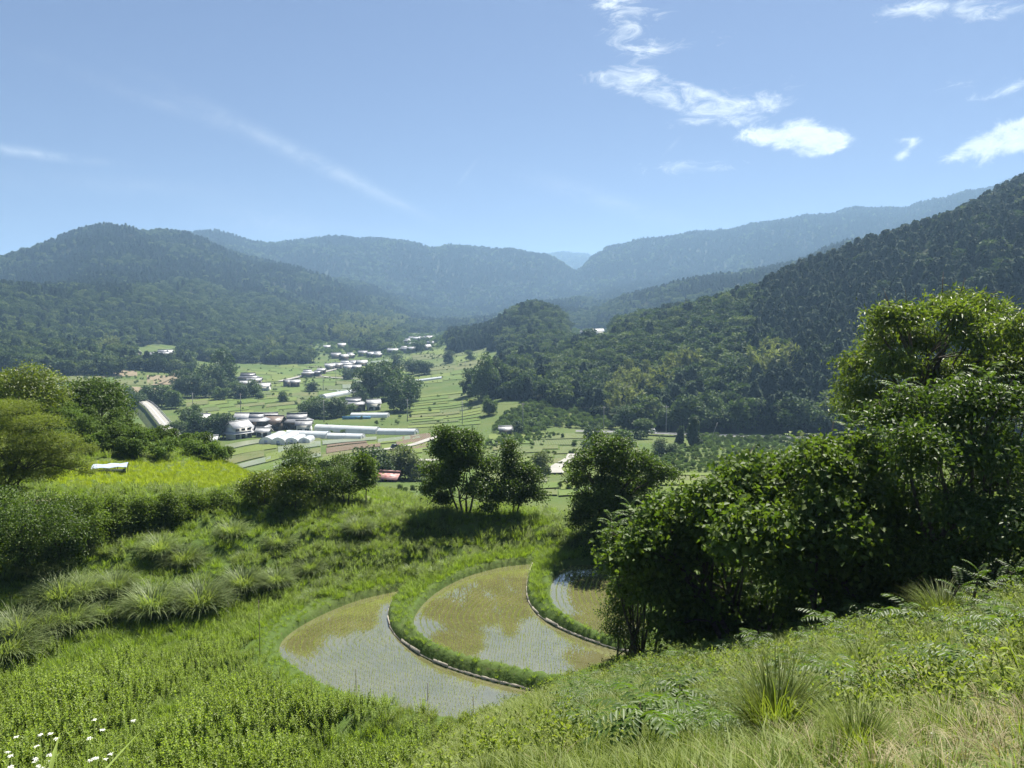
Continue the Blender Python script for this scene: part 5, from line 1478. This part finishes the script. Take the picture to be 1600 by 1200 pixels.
m |= poly_mask(u, v, [(885, 548), (890, 516), (960, 516), (960, 548)]) & (r.random(len(X)) < .3)
scatter('scrub', np.stack([X, Y, Z], -1)[m], shi_coll, 4, r.uniform(3, 7.5, m.sum()), 'garden trees and bushes among the hamlet houses', 'scrub', seed=5)
r, X, Y, Z, u, v = zone_points(6, 84, 210, 2.2)
m = (u > 370) & (v < 775) & (np.hypot(X, Y) < 150) & (r.random(len(X)) < .30)
scatter('scrub', np.stack([X, Y, Z], -1)[m], shi_coll, 4, r.uniform(.8, 1.9, m.sum()), 'low scrub on the hidden slope below the paddies', 'scrub', seed=6)
r, X, Y, Z, u, v = zone_points(7, 84, 330, 1.9)
m = (u > 330) & (u < 1330) & (np.hypot(X, Y) > 115) & (r.random(len(X)) < np.clip(.75 - np.hypot(X, Y) / 500, .1, 1)) & (fbm(X / 12, Y / 12, 88, 2) > .56)
scatter('grass', np.stack([X, Y, Z], -1)[m], lush_coll, 4, r.uniform(1.0, 2.2, m.sum()), 'coarse grass on the field margins of the valley', 'grass', seed=7)
# ------------------------------------------------------------------ houses
def tile_mat(name, ca, cb, rough=.42, spec=.5):
    m, t = mat_new(name)
    n = noise(t, .8, 5, .6)
    tc = nd(t, 'ShaderNodeTexCoord'); wv_ = nd(t, 'ShaderNodeTexWave')
    wv_.inputs['Scale'].default_value = 7.0
    t.links.new(tc.outputs['Object'], wv_.inputs[0])
    p = nd(t, 'ShaderNodeBsdfPrincipled')
    t.links.new(mixc(t, ramp(t, n, .3, .7), ca, cb), p.inputs['Base Color'])
    p.inputs['Roughness'].default_value = rough; p.inputs['Specular IOR Level'].default_value = spec
    bp = nd(t, 'ShaderNodeBump'); bp.inputs['Strength'].default_value = .08; bp.inputs['Distance'].default_value = .03
    t.links.new(wv_.outputs[1], bp.inputs['Height']); t.links.new(bp.outputs[0], p.inputs['Normal'])
    o = nd(t, 'ShaderNodeOutputMaterial'); t.links.new(p.outputs[0], o.inputs[0])
    return m
M['tile'] = tile_mat('grey_roof_tile', (.14, .145, .155), (.22, .225, .235), .45)
M['tile_dark'] = tile_mat('dark_roof_tile', (.07, .072, .08), (.12, .12, .13))
M['tile_brown'] = tile_mat('brown_roof', (.11, .085, .07), (.15, .12, .10))
M['tin_white'] = tile_mat('white_tin_roof', (.37, .375, .38), (.27, .275, .28), .45)
M['tin_red'] = plain_mat('faded_red_tin', (.34, .13, .115), (.42, .26, .24), .55, .4, 1.2)
M['plaster'] = plain_mat('white_plaster', (.58, .57, .53), (.47, .46, .43), .8, .2, .8)
M['cream'] = plain_mat('cream_wall', (.20, .18, .15), (.15, .135, .115), .85, .2, .8)
M['wood_dark'] = plain_mat('dark_timber', (.06, .048, .038), (.10, .08, .06), .8, .2, 1.5)
M['glass'] = plain_mat('window_glass', (.03, .035, .04), None, .08, .6)
def slab_roof(mb, w, d, z, rise, t=.18):
    """gable roof slabs along x, eaves at +-d/2"""
    for s in (-1, 1):
        V = [(-w / 2, s * d / 2, z), (w / 2, s * d / 2, z), (w / 2, 0, z + rise), (-w / 2, 0, z + rise)]
        V = V + [(x, y, zz + t) for x, y, zz in V]
        mb.raw(V, [(0, 1, 2, 3), (4, 5, 6, 7), (0, 1, 5, 4), (1, 2, 6, 5), (2, 3, 7, 6), (3, 0, 4, 7)])
    mb.box(-w / 2 - .05, w / 2 + .05, -.22, .22, z + rise + .02, z + rise + .42)
def hip_skirt(mb, w0, d0, w1, d1, z0, z1):
    V = [(-w0 / 2, -d0 / 2, z0), (w0 / 2, -d0 / 2, z0), (w0 / 2, d0 / 2, z0), (-w0 / 2, d0 / 2, z0), (-w1 / 2, -d1 / 2, z1), (w1 / 2, -d1 / 2, z1), (w1 / 2, d1 / 2, z1), (-w1 / 2, d1 / 2, z1)]
    V = V + [(x, y, z - .14) for x, y, z in V[:4]]
    mb.raw(V, [(0, 1, 5, 4), (1, 2, 6, 5), (2, 3, 7, 6), (3, 0, 4, 7), (8, 9, 1, 0), (9, 10, 2, 1), (10, 11, 3, 2), (11, 8, 0, 3), (8, 11, 10, 9), (4, 5, 6, 7)])
def house(p, rz, w, d, h, style, wall, roof, label, detail=True, storeys=1, group=None, name='house', cat='house', sink=1.5):
    if group in (g1, g2): w, d, h = w * .86, d * .86, h * .86
    root = empty(name, p, rz)
    rise = d * .36
    mb = MB().box(-w / 2, w / 2, -d / 2, d / 2, -sink, h)
    if style != 'irimoya':
        for s in (-1, 1):      # gable triangles
            x0, x1 = (w / 2 - .2, w / 2) if s > 0 else (-w / 2, -w / 2 + .2)
            mb.raw([(x0, -d / 2, h), (x0, d / 2, h), (x0, 0, h + rise), (x1, -d / 2, h), (x1, d / 2, h), (x1, 0, h + rise)], [(0, 1, 4, 3), (1, 2, 5, 4), (2, 0, 3, 5)], [(0, 2, 1), (3, 4, 5)])
    mb.build('wall', wall, root)
    rb = MB()
    if style == 'irimoya':
        hip_skirt(rb, w + 1.8, d + 1.7, w * .70, d * .52, h - .25, h + rise * .42)
        slab_roof(rb, w * .78, d * .60, h + rise * .42 - .1, rise * .75)
        tri = MB()
        for s in (-1, 1):
            x = s * w * .345
            tri.raw([(x, -d * .26, h + rise * .42), (x, d * .26, h + rise * .42), (x, 0, h + rise * 1.1), (x + .1, -d * .26, h + rise * .42), (x + .1, d * .26, h + rise * .42), (x + .1, 0, h + rise * 1.1)], [(0, 1, 4, 3), (1, 2, 5, 4), (2, 0, 3, 5)], [(0, 2, 1), (3, 4, 5)])
        tri.build('gable', M['plaster'], root)
    else:
        slab_roof(rb, w + 1.2, d + 1.6, h - .25, rise + .25)
    rf_ = rb.build('roof', roof, root)
    if storeys == 2:
        lb_ = MB(); hip_skirt(lb_, w + 2.4, d + 2.4, w + .1, d + .1, h * .48, h * .48 + .75)
        lb_.build('lower_roof', roof, root)
    if detail:
        lev_ = [(.35, 1.9)] if storeys == 1 else [(.35, 2.1), (h * .48 + 1.0, h - .5)]
        for (za, zb) in lev_:
            n = max(2, int(w / 2.6))
            for i in range(n):
                xc = -w / 2 + (i + .5) * w / n
                ww = w / n * .33
                door = (i == n // 2 and za < 1)
                mb = MB().box(xc - ww, xc + ww, -d / 2 - .05, -d / 2 + .05, za - (.3 if door else 0), zb)
                f = mb.build('door' if door else 'window', M['wood_dark'], root)
                MB().box(xc - ww * .85, xc - ww * .05, -d / 2 - .08, -d / 2 - .03, za + .15, zb - .1).build('pane', M['glass'], f)
                MB().box(xc + ww * .05, xc + ww * .85, -d / 2 - .08, -d / 2 - .03, za + .15, zb - .1).build('pane', M['glass'], f)
    tag(root, label, cat, group)
    return root
g1 = 'houses of the near village'
g2 = 'houses on the left hillside'
T_, TD, TB, TW = M['tile'], M['tile_dark'], M['tile_brown'], M['tin_white']
PL, CR, WD = M['plaster'], M['cream'], M['wood_dark']
g1 = 'houses of the near village'
def hpos(u, r, dz=0): return at(u, r) + np.array([0, 0, dz])
house(hpos(371, 333), .95, 9.5, 7.0, 5.6, 'gable', PL, TW, 'white walled two storey house with its gable to the fields, left of the plastic tunnels', True, 2, g1)
house(hpos(400, 345), .05, 9, 8, 7.0, 'irimoya', WD, T_, 'tall hip roofed village house with two roof levels in the village middle', True, 2, g1)
house(hpos(388, 378), .0, 14, 7, 4.4, 'gable', CR, TW, 'long low house with a bright pale roof behind the tall village house', True, 1, g1)
house(hpos(428, 356), -.15, 9, 7.5, 4.6, 'gable', WD, TB, 'dark brown timber house between the tall house and the large tiled house', True, 1, g1)
house(hpos(463, 358), .1, 13.5, 9, 4.2, 'irimoya', WD, T_, 'large dark farmhouse with a broad tiled hip roof at the right end of the village', True, 1, g1)
house(hpos(474, 342), .1, 7, 5, 4.2, 'gable', PL, T_, 'small white storehouse in front of the large tiled farmhouse', True, 1, g1, name='storehouse', cat='storehouse')
house(hpos(312, 385), .1, 9, 7, 4.0, 'gable', CR, TW, 'small house with a white roof behind the dark trees left of the village', True, 1, g1)
house(hpos(354, 352), .3, 8, 6, 4.5, 'gable', CR, T_, 'grey roofed house half hidden by the tree at the village left end', True, 1, g1)
house(hpos(416, 370), .2, 10, 7, 4.8, 'gable', CR, T_, 'pale house with a grey roof squeezed behind the village middle', True, 1, g1)
house(hpos(410, 333), -.1, 6, 4, 2.8, 'gable', PL, TW, 'low shed with a pale roof in front of the tall village house', True, 1, g1, name='shed', cat='shed')
house(hpos(385, 340), .1, 5, 4, 3.0, 'gable', WD, T_, 'small dark shed between the white gable house and the tall house', True, 1, g1, name='shed', cat='shed')
house(hpos(325, 318), .2, 6, 4, 2.6, 'gable', CR, TW, 'tiny white roofed shed behind the left hillside crest', False, 1, g1, name='shed', cat='shed')
house(hpos(552, 428), -.1, 13, 8.5, 4.8, 'irimoya', CR, T_, 'farmhouse with a pale hip roof left of the central grove', True, 1, g1)
house(hpos(583, 428), .35, 8, 6, 4.4, 'gable', PL, TW, 'plain white shed with a bright roof beside the central grove', True, 1, g1, name='shed', cat='shed')
house(hpos(532, 420), .1, 5, 4, 2.6, 'gable', PL, TW, 'low white annex left of the farmhouse by the central grove', False, 1, g1, name='shed', cat='shed')
# red roofed shed and vehicles
house(at(608, 168) - np.array([0, 0, .5]), -.25, 3.6, 2.6, 1.5, 'gable', WD, M['tin_red'], 'small shed with a faded red roof beyond the grassy slope', True, 1, None, 'shed', 'shed')
house(hpos(790, 318), .1, 5, 3, 2.2, 'gable', CR, TW, 'tiny pale hut below the bushy mound', False, 1, None, 'hut', 'hut')
g2 = 'houses on the left hillside'
house(hpos(212, 820), -.4, 13, 8, 4.2, 'gable', CR, TW, 'first house from the left on the shelf below the left mountain', False, 1, g2)
house(hpos(240, 800), .1, 14, 8, 4.2, 'gable', CR, T_, 'long grey house in the middle of the shelf below the left mountain', False, 1, g2)
house(hpos(256, 835), .0, 14, 9, 4.6, 'irimoya', CR, T_, 'hip roofed house at the right end of the shelf below the left mountain', False, 1, g2)
house(hpos(265, 862), .0, 10, 7, 4.4, 'gable', PL, TW, 'topmost white roofed house on the shelf below the left mountain', False, 1, g2)
house(hpos(231, 760), .05, 12, 7, 3.8, 'gable', CR, TW, 'single bright roofed barn below the shelf of houses', False, 1, g2, 'barn', 'barn')
house(hpos(388, 640), .05, 17, 9, 5.2, 'irimoya', CR, TD, 'big hillside farmhouse with dark tiered roofs above the rice fields', False, 2, g2)
house(hpos(398, 625), .1, 12, 6, 3.8, 'gable', CR, T_, 'grey annex in front of the big hillside farmhouse', False, 1, g2, 'annex', 'annex')
house(hpos(384, 608), .0, 9, 5, 3.2, 'gable', CR, TW, 'low pale shed below the big hillside farmhouse', False, 1, g2, 'shed', 'shed')
house(hpos(411, 575), .1, 11, 7, 3.8, 'gable', PL, TW, 'white roofed house on the lower corner of the hillside garden', False, 1, g2)
g3 = 'houses of the far hamlet'
ham = [
 ('lowest', [(450, 600, 8, 'gable'), (461, 595, 9, 'gable'), (481, 680, 13, 'irimoya'), (497, 682, 8, 'gable'), (503, 705, 9, 'gable')]),
 ('long roadside', [(516, 745, 12, 'gable'), (528, 750, 12, 'gable'), (540, 760, 15, 'irimoya'), (552, 775, 13, 'gable'), (566, 770, 13, 'gable'), (545, 725, 11, 'gable'), (558, 720, 10, 'gable')]),
 ('middle', [(526, 880, 14, 'gable'), (538, 860, 12, 'gable'), (548, 880, 12, 'irimoya'), (568, 900, 13, 'gable'), (581, 880, 12, 'gable'), (590, 870, 14, 'irimoya'), (608, 900, 13, 'gable'), (616, 885, 13, 'gable'), (632, 900, 12, 'irimoya'), (638, 880, 14, 'gable'), (646, 875, 13, 'gable'), (667, 880, 12, 'gable'), (673, 930, 10, 'gable')]),
 ('topmost', [(512, 980, 11, 'gable'), (535, 1000, 13, 'gable'), (566, 1010, 13, 'gable'), (638, 1020, 13, 'irimoya'), (643, 960, 12, 'gable'), (646, 1060, 14, 'gable'), (652, 1040, 12, 'gable'), (660, 1090, 12, 'gable'), (668, 1080, 12, 'irimoya'), (673, 1100, 11, 'gable')])]
rh = np.random.default_rng(3)
k_ = 0
for rown, lst in ham:
    lst = sorted(lst)
    for i, (u, r, w, st) in enumerate(lst):
        k_ += 1
        house(hpos(u, r, .4), rh.normal() * .3 + .2, w * .72, w * .47, 3.0 + rh.uniform(0, .8), st, (CR, CR, WD)[k_ % 3], (TW, T_, TW)[k_ % 3], 'pale roofed hamlet house, %s from the left in the %s row' % (ORD[i], rown), False, 1, g3, sink=3)
house(hpos(933, 898, .5), .2, 13, 8, 6.5, 'gable', PL, TW, 'white two storey house standing alone right of the wooded knoll', True, 1, None, sink=3)
house(hpos(912, 905, .3), .0, 9, 6, 3.4, 'gable', CR, T_, 'low grey roofed shed left of the lone white house', False, 1, None, 'shed', 'shed', sink=3)
# ------------------------------------------------------------------ plastic tunnels
def film_mat(name, ca, tr, rough=.3):
    m, t = mat_new(name)
    n = noise(t, .6, 5, .6)
    col = mixc(t, ramp(t, n, .3, .8), ca, tuple(c * .82 for c in ca))
    p = nd(t, 'ShaderNodeBsdfPrincipled'); t.links.new(col, p.inputs['Base Color']); p.inputs['Roughness'].default_value = rough; p.inputs['Specular IOR Level'].default_value = .5
    tl = nd(t, 'ShaderNodeBsdfTranslucent'); t.links.new(col, tl.inputs[0])
    mx = nd(t, 'ShaderNodeMixShader'); mx.inputs[0].default_value = tr
    t.links.new(p.outputs[0], mx.inputs[1]); t.links.new(tl.outputs[0], mx.inputs[2])
    o = nd(t, 'ShaderNodeOutputMaterial'); t.links.new(mx.outputs[0], o.inputs[0])
    return m
M['film'] = film_mat('greenhouse_film', (.62, .66, .68), .35)
M['steel'] = plain_mat('galvanised_pipe', (.45, .46, .47), None, .4, .5, metal=.7)
M['blue'] = plain_mat('blue_sheet', (.10, .25, .42), (.16, .33, .48), .5, .4, 2)
def tunnel(p0, p1, w, h, label, rib=6, group='plastic tunnels in the valley', wall=.9):
    w, h = w * .85, h * .74
    p0, p1 = np.asarray(p0, float), np.asarray(p1, float)
    ln = np.linalg.norm((p1 - p0)[:2]); an = math.atan2(p1[1] - p0[1], p1[0] - p0[0])
    root = empty('plastic_tunnel', p0, an)
    dz = p1[2] - p0[2]
    th = np.linspace(0, math.pi, 13)
    prof = [(-w / 2, -.6)] + [(-math.cos(a) * w / 2, wall + math.sin(a) * (h - wall)) for a in th] + [(w / 2, -.6)]
    n = max(2, int(ln / 3))
    V = []
    for i in range(n + 1):
        x = ln * i / n; sag = .05 * (i % 2)
        V += [(x, y, z - sag + dz * i / n) for y, z in prof]
    K = len(prof)
    q_ = [(i * K + j, (i + 1) * K + j, (i + 1) * K + j + 1, i * K + j + 1) for i in range(n) for j in range(K - 1)]
    add('cover', mesh_arr('cover', np.array(V), np.array(q_), M['film'], False), root)
    for e, x in enumerate((0.0, ln)):
        z0 = dz * (x / ln)
        V = [(x, y, z + z0) for y, z in prof] + [(x, 0, .6 + z0)]
        t_ = [(j, j + 1, K) for j in range(K - 1)] + [(K - 1, 0, K)]
        ew = add('end_wall', mesh_arr('end_wall', np.array(V), np.array(t_), M['film']), root)
        sx = -.05 if e == 0 else .05
        MB().box(x + sx - .03, x + sx + .03, -.6, .6, z0 - .3, z0 + 1.6).build('door', M['steel'], ew)
    m = max(2, int(ln / rib))
    for i in range(m + 1):
        x = ln * i / m; z0 = dz * i / m
        MB().tube([(x, y * 1.006, z * 1.01 + z0 + .01) for y, z in prof], .045, 4).build('hoop', M['steel'], root)
    tag(root, label, 'plastic tunnel', group)
tunnel(at(413, 306), at(437, 328), 6.2, 3.8, 'first plastic tunnel from the left, end facing the rice fields')
tunnel(at(432, 303), at(457, 327), 6.2, 3.8, 'second plastic tunnel from the left, end facing the rice fields')
tunnel(at(453, 303), at(468, 318), 5.6, 3.3, 'third plastic tunnel from the left, shorter than the first two')
tunnel(at(473, 303), at(482, 313), 5.0, 3.0, 'small round ended plastic tunnel, rightmost of the four ends')
tunnel(at(449, 331), at(512, 322), 6.5, 3.6, 'long plastic tunnel lying sideways behind the four tunnel ends, left half')
tunnel(at(513, 321), at(566, 315), 6.0, 2.9, 'lower plastic tunnel continuing the long one to the right')
tunnel(at(494, 347), at(590, 333), 6.5, 3.8, 'longest plastic tunnel behind the others, left section')
tunnel(at(592, 332), at(650, 325), 6.0, 3.0, 'longest plastic tunnel behind the others, right section')
tunnel(at(503, 505), at(531, 520), 7, 4, 'white tunnel beside the dark bush on the middle fields, left one')
tunnel(at(531, 521), at(556, 535), 6, 3.6, 'white tunnel beside the dark bush on the middle fields, right one')
tunnel(at(628, 566), at(690, 566), 6, 2.6, 'flat white tunnel alone on the terrace above the central grove')
tunnel(at(549, 398), at(606, 392), 6, 3.0, 'pale tunnel in front of the farmhouse by the central grove')
MB().box(-7, 7, -.1, .1, -.3, 1.5).build('blue_sheet_fence', M['blue'], None, False, at(556, 388), .05)
tag(bpy.data.objects['blue_sheet_fence'], 'blue plastic sheet fence along the pale tunnel by the central grove', 'fence')
# ------------------------------------------------------------------ tarpaulin shelter on the upper field
M['tarp'] = plain_mat('silver_sheet', (.34, .39, .46), (.26, .31, .38), .45, .4, 2.5)
def shelter():
    p = at(167, 66.5)
    root = empty('field_shelter', p - np.array([0, 0, .25]), .30)
    root.scale = (.8, .8, .8)
    V = []
    n = 8
    for i in range(n + 1):
        x = -1.55 + 3.1 * i / n
        for y, z in ((-.75, .92), (-.3, 1.12), (.15, 1.16), (.75, .95)):
            V.append((x, y, z + .05 * math.sin(i * 1.7 + y * 3) + .03 * i / n))
    q_ = [(i * 4 + j, (i + 1) * 4 + j, (i + 1) * 4 + j + 1, i * 4 + j + 1) for i in range(n) for j in range(3)]
    V = np.array(V)
    Vb = np.vstack([V, V - np.array([0, 0, .035])])
    q2 = [tuple(len(V) + k for k in reversed(t)) for t in q_]
    add('sheet_roof', mesh_arr('sheet_roof', Vb, np.array(q_ + q2), M['tarp']), root)
    for x in (-1.4, -.45, .5, 1.4):
        for y in (-.65, .65):
            MB().tube([(x, y, -.3), (x, y, .96)], .035, 5).build('post', M['stake'], root)
    MB().box(-1.45, 1.45, -.70, -.64, .25, .75).build('side_sheet', M['cloth_green'], root)
    MB().box(-1.2, 1.1, -.2, .4, -.2, .45).build('stored_load', M['wood_dark'], root)
    tag(root, 'low shelter with a silver sheet roof at the edge of the yellow field', 'shelter')
M['cloth_green'] = plain_mat('green_net', (.05, .07, .05), (.07, .09, .06), .8, .2, 4)
shelter()
# ------------------------------------------------------------------ utility poles with wires
M['pole'] = plain_mat('pole_concrete', (.22, .21, .20), (.30, .29, .27), .85, .2, 2)
M['wire'] = plain_mat('wire_black', (.03, .03, .03), None, .6, .3)
poles = [(636, 372, 11, 'utility pole in front of the central grove'), (722, 352, 11, 'utility pole at the foot of the stepped terraces'), (817, 330, 12, 'utility pole beside the bushy mound'), (944, 328, 11, 'utility pole at the left end of the right road'), (1042, 330, 12, 'utility pole before the bamboo grove by the road'),
         (375, 440, 11, 'utility pole in the rice fields behind the village'), (300, 455, 11, 'utility pole near the highway'), (505, 560, 11, 'utility pole by the white tunnels of the middle fields, left one'), (525, 600, 11, 'utility pole on the fields below the hamlet'), (505, 380, 11, 'utility pole behind the longest plastic tunnel'), (727, 560, 11, 'utility pole on the upper terraces')]
tops = []
for u, r, h, lb in poles:
    p = at(u, r)
    root = empty('utility_pole', p, .2)
    MB().tube([(0, 0, -1), (0, 0, h * .5), (0, 0, h)], [.2, .17, .13], 8).build('post', M['pole'], root, True)
    MB().box(-.9, .9, -.06, .06, h - .7, h - .55).build('crossarm', M['pole'], root)
    for x in (-.8, 0, .8):
        MB().tube([(x, 0, h - .55), (x, 0, h - .3)], .05, 5).build('insulator', M['plaster'], root)
    tag(root, lb, 'utility pole', 'utility poles of the valley')
    tops.append(p + np.array([0, 0, h - .3]))
for a, c, lb in ((0, 1, 'overhead wire between the grove pole and the terrace pole'), (1, 2, 'overhead wire between the terrace pole and the mound pole'), (2, 3, 'overhead wire between the mound pole and the road pole'), (3, 4, 'overhead wire along the right road before the wood')):
    t = np.linspace(0, 1, 14)[:, None]
    P = tops[a] * (1 - t) + tops[c] * t; P[:, 2] -= 4 * .9 * (t[:, 0] * (1 - t[:, 0]))
    o = MB().tube(P - tops[a], .022, 4).build('overhead_wire', M['wire'], None, False, tops[a])
    tag(o, lb, 'wire', 'overhead wires')
p = at(1112, 306)
o = MB().tube([(0, 0, -.5), (1.2, 0, 3.5), (2.6, 0, 7.5)], [.09, .08, .06], 6).build('leaning_pole', M['pole'], None, True, p)
tag(o, 'thin pole leaning to the right below the road', 'pole')
# ------------------------------------------------------------------ vehicles
M['car_white'] = plain_mat('white_car_paint', (.75, .76, .76), None, .25, .6)
M['car_dark'] = plain_mat('dark_car_paint', (.04, .045, .055), None, .25, .6)
M['tyre'] = plain_mat('tyre_rubber', (.02, .02, .02), None, .8, .2)
def prism(mb, prof, y0, y1):
    n = len(prof)
    V = [(x, y0, z) for x, z in prof] + [(x, y1, z) for x, z in prof] + [(np.mean([q[0] for q in prof]), y0, np.mean([q[1] for q in prof])), (np.mean([q[0] for q in prof]), y1, np.mean([q[1] for q in prof]))]
    mb.raw(V, [(i, (i + 1) % n, n + (i + 1) % n, n + i) for i in range(n)], [(i, 2 * n, (i + 1) % n) for i in range(n)] + [(n + i, n + (i + 1) % n, 2 * n + 1) for i in range(n)])
def wheels(root, xs, y):
    for x in xs:
        for s in (-1, 1):
            w = MB().tube([(x, s * y - .09, .28), (x, s * y + .09, .28)], .28, 12).build('wheel', M['tyre'], root)
            MB().tube([(x, s * (y + .095) - .01, .28), (x, s * (y + .095) + .01, .28)], .16, 8).build('rim', M['steel'], w)
def kei_truck(p, rz, label):
    root = empty('pickup_truck', p, rz)
    mb = MB(); prism(mb, [(.35, .35), (1.65, .35), (1.68, .95), (1.35, 1.75), (.42, 1.78), (.35, 1.0)], -.7, .7); mb.build('cab', M['car_white'], root)
    mb = MB().box(-1.65, .3, -.7, .7, .55, .68)
    for y in (-.7, .66): mb.box(-1.65, .3, y, y + .04, .68, .95)
    mb.box(-1.69, -1.65, -.7, .7, .6, .95); mb.build('cargo_bed', M['car_white'], root)
    MB().raw([(1.70, -.6, 1.0), (1.70, .6, 1.0), (1.42, .58, 1.66), (1.42, -.58, 1.66)], [(0, 1, 2, 3)]).build('windscreen', M['glass'], root)
    for s in (-1, 1):
        MB().box(.6, 1.3, s * .71 - .006, s * .71 + .006, 1.05, 1.6).build('side_window', M['glass'], root)
        MB().box(1.66, 1.71, s * .5 - .12, s * .5 + .12, .65, .8).build('headlight', M['plaster'], root)
    wheels(root, (-1.05, 1.1), .62); tag(root, label, 'truck')
def car(p, rz, label, paint):
    root = empty('car', p, rz)
    mb = MB(); prism(mb, [(-1.7, .3), (1.7, .3), (1.72, .75), (1.0, .92), (-1.6, .95), (-1.75, .7)], -.74, .74); mb.build('body', M[paint], root)
    mb = MB(); prism(mb, [(-1.5, .95), (.95, .92), (.45, 1.5), (-1.25, 1.52)], -.66, .66); mb.build('cabin', M['glass'], root)
    mb = MB().box(-1.22, .42, -.64, .64, 1.51, 1.57); mb.build('roof', M[paint], root)
    for s in (-1, 1): MB().box(1.66, 1.74, s * .5 - .14, s * .5 + .14, .6, .75).build('headlight', M['plaster'], root)
    wheels(root, (-1.1, 1.1), .66); tag(root, label, 'car')
i_ = int(np.argmin(np.abs(np.arctan2(RQ[:, 0], RQ[:, 1]) - col_phi(1020))))
kei_truck((RQ[i_][0], RQ[i_][1], RZ[i_] + .01), -1.2, 'small white truck on the road at the foot of the right wood')
tp = at(617, 268); car((tp[0], tp[1], tp[2] + .62), .3, 'dark car on the field track below the plastic tunnels', 'car_dark')
# low guard rail on the right road
root = empty('guard_rail', (0, 0, 0)); tag(root, 'low white guard rail along the road below the right wood', 'guard rail')
sel = [i for i in range(len(RQ)) if 1025 < 800 + F_PX * RQ[i][0] / RQ[i][1] < 1330]
pr = np.array([[RQ[i][0], RQ[i][1] - 2.7, RZ[i]] for i in sel])
mb = MB()
V = np.vstack([pr + np.array([0, 0, .45]), pr + np.array([0, 0, .8]), pr + np.array([0, .06, .8]), pr + np.array([0, .06, .45])]); m = len(pr)
mb.raw(V, [(k * m + i, k * m + i + 1, ((k + 1) % 4) * m + i + 1, ((k + 1) % 4) * m + i) for k in range(4) for i in range(m - 1)])
mb.build('rail', M['rail'], root)
for i in range(0, m, 3): MB().box(-.06, .06, .07, .19, -1.2, .8).build('post', M['rail'], root, False, pr[i])
# ------------------------------------------------------------------ haze: the humid summer air
def make_haze():
    m, t = mat_new('haze_air')
    pv = nd(t, 'ShaderNodeVolumePrincipled')
    pv.inputs['Color'].default_value = (.42, .68, 1.0, 1)
    pv.inputs['Density'].default_value = HAZE_D
    pv.inputs['Anisotropy'].default_value = .25
    o = nd(t, 'ShaderNodeOutputMaterial')
    t.links.new(pv.outputs[0], o.inputs['Volume'])
    me = MB().box(-7700, 7700, -7700, 7700, float(GZ.min()) - 2, max(float(GZ.max()) + 40, 60)).mesh('haze', m)
    tag(add('haze', me), 'thin blue summer haze filling the whole valley air', 'haze', kind='stuff')
HAZE_D = 1.75e-4
make_haze()
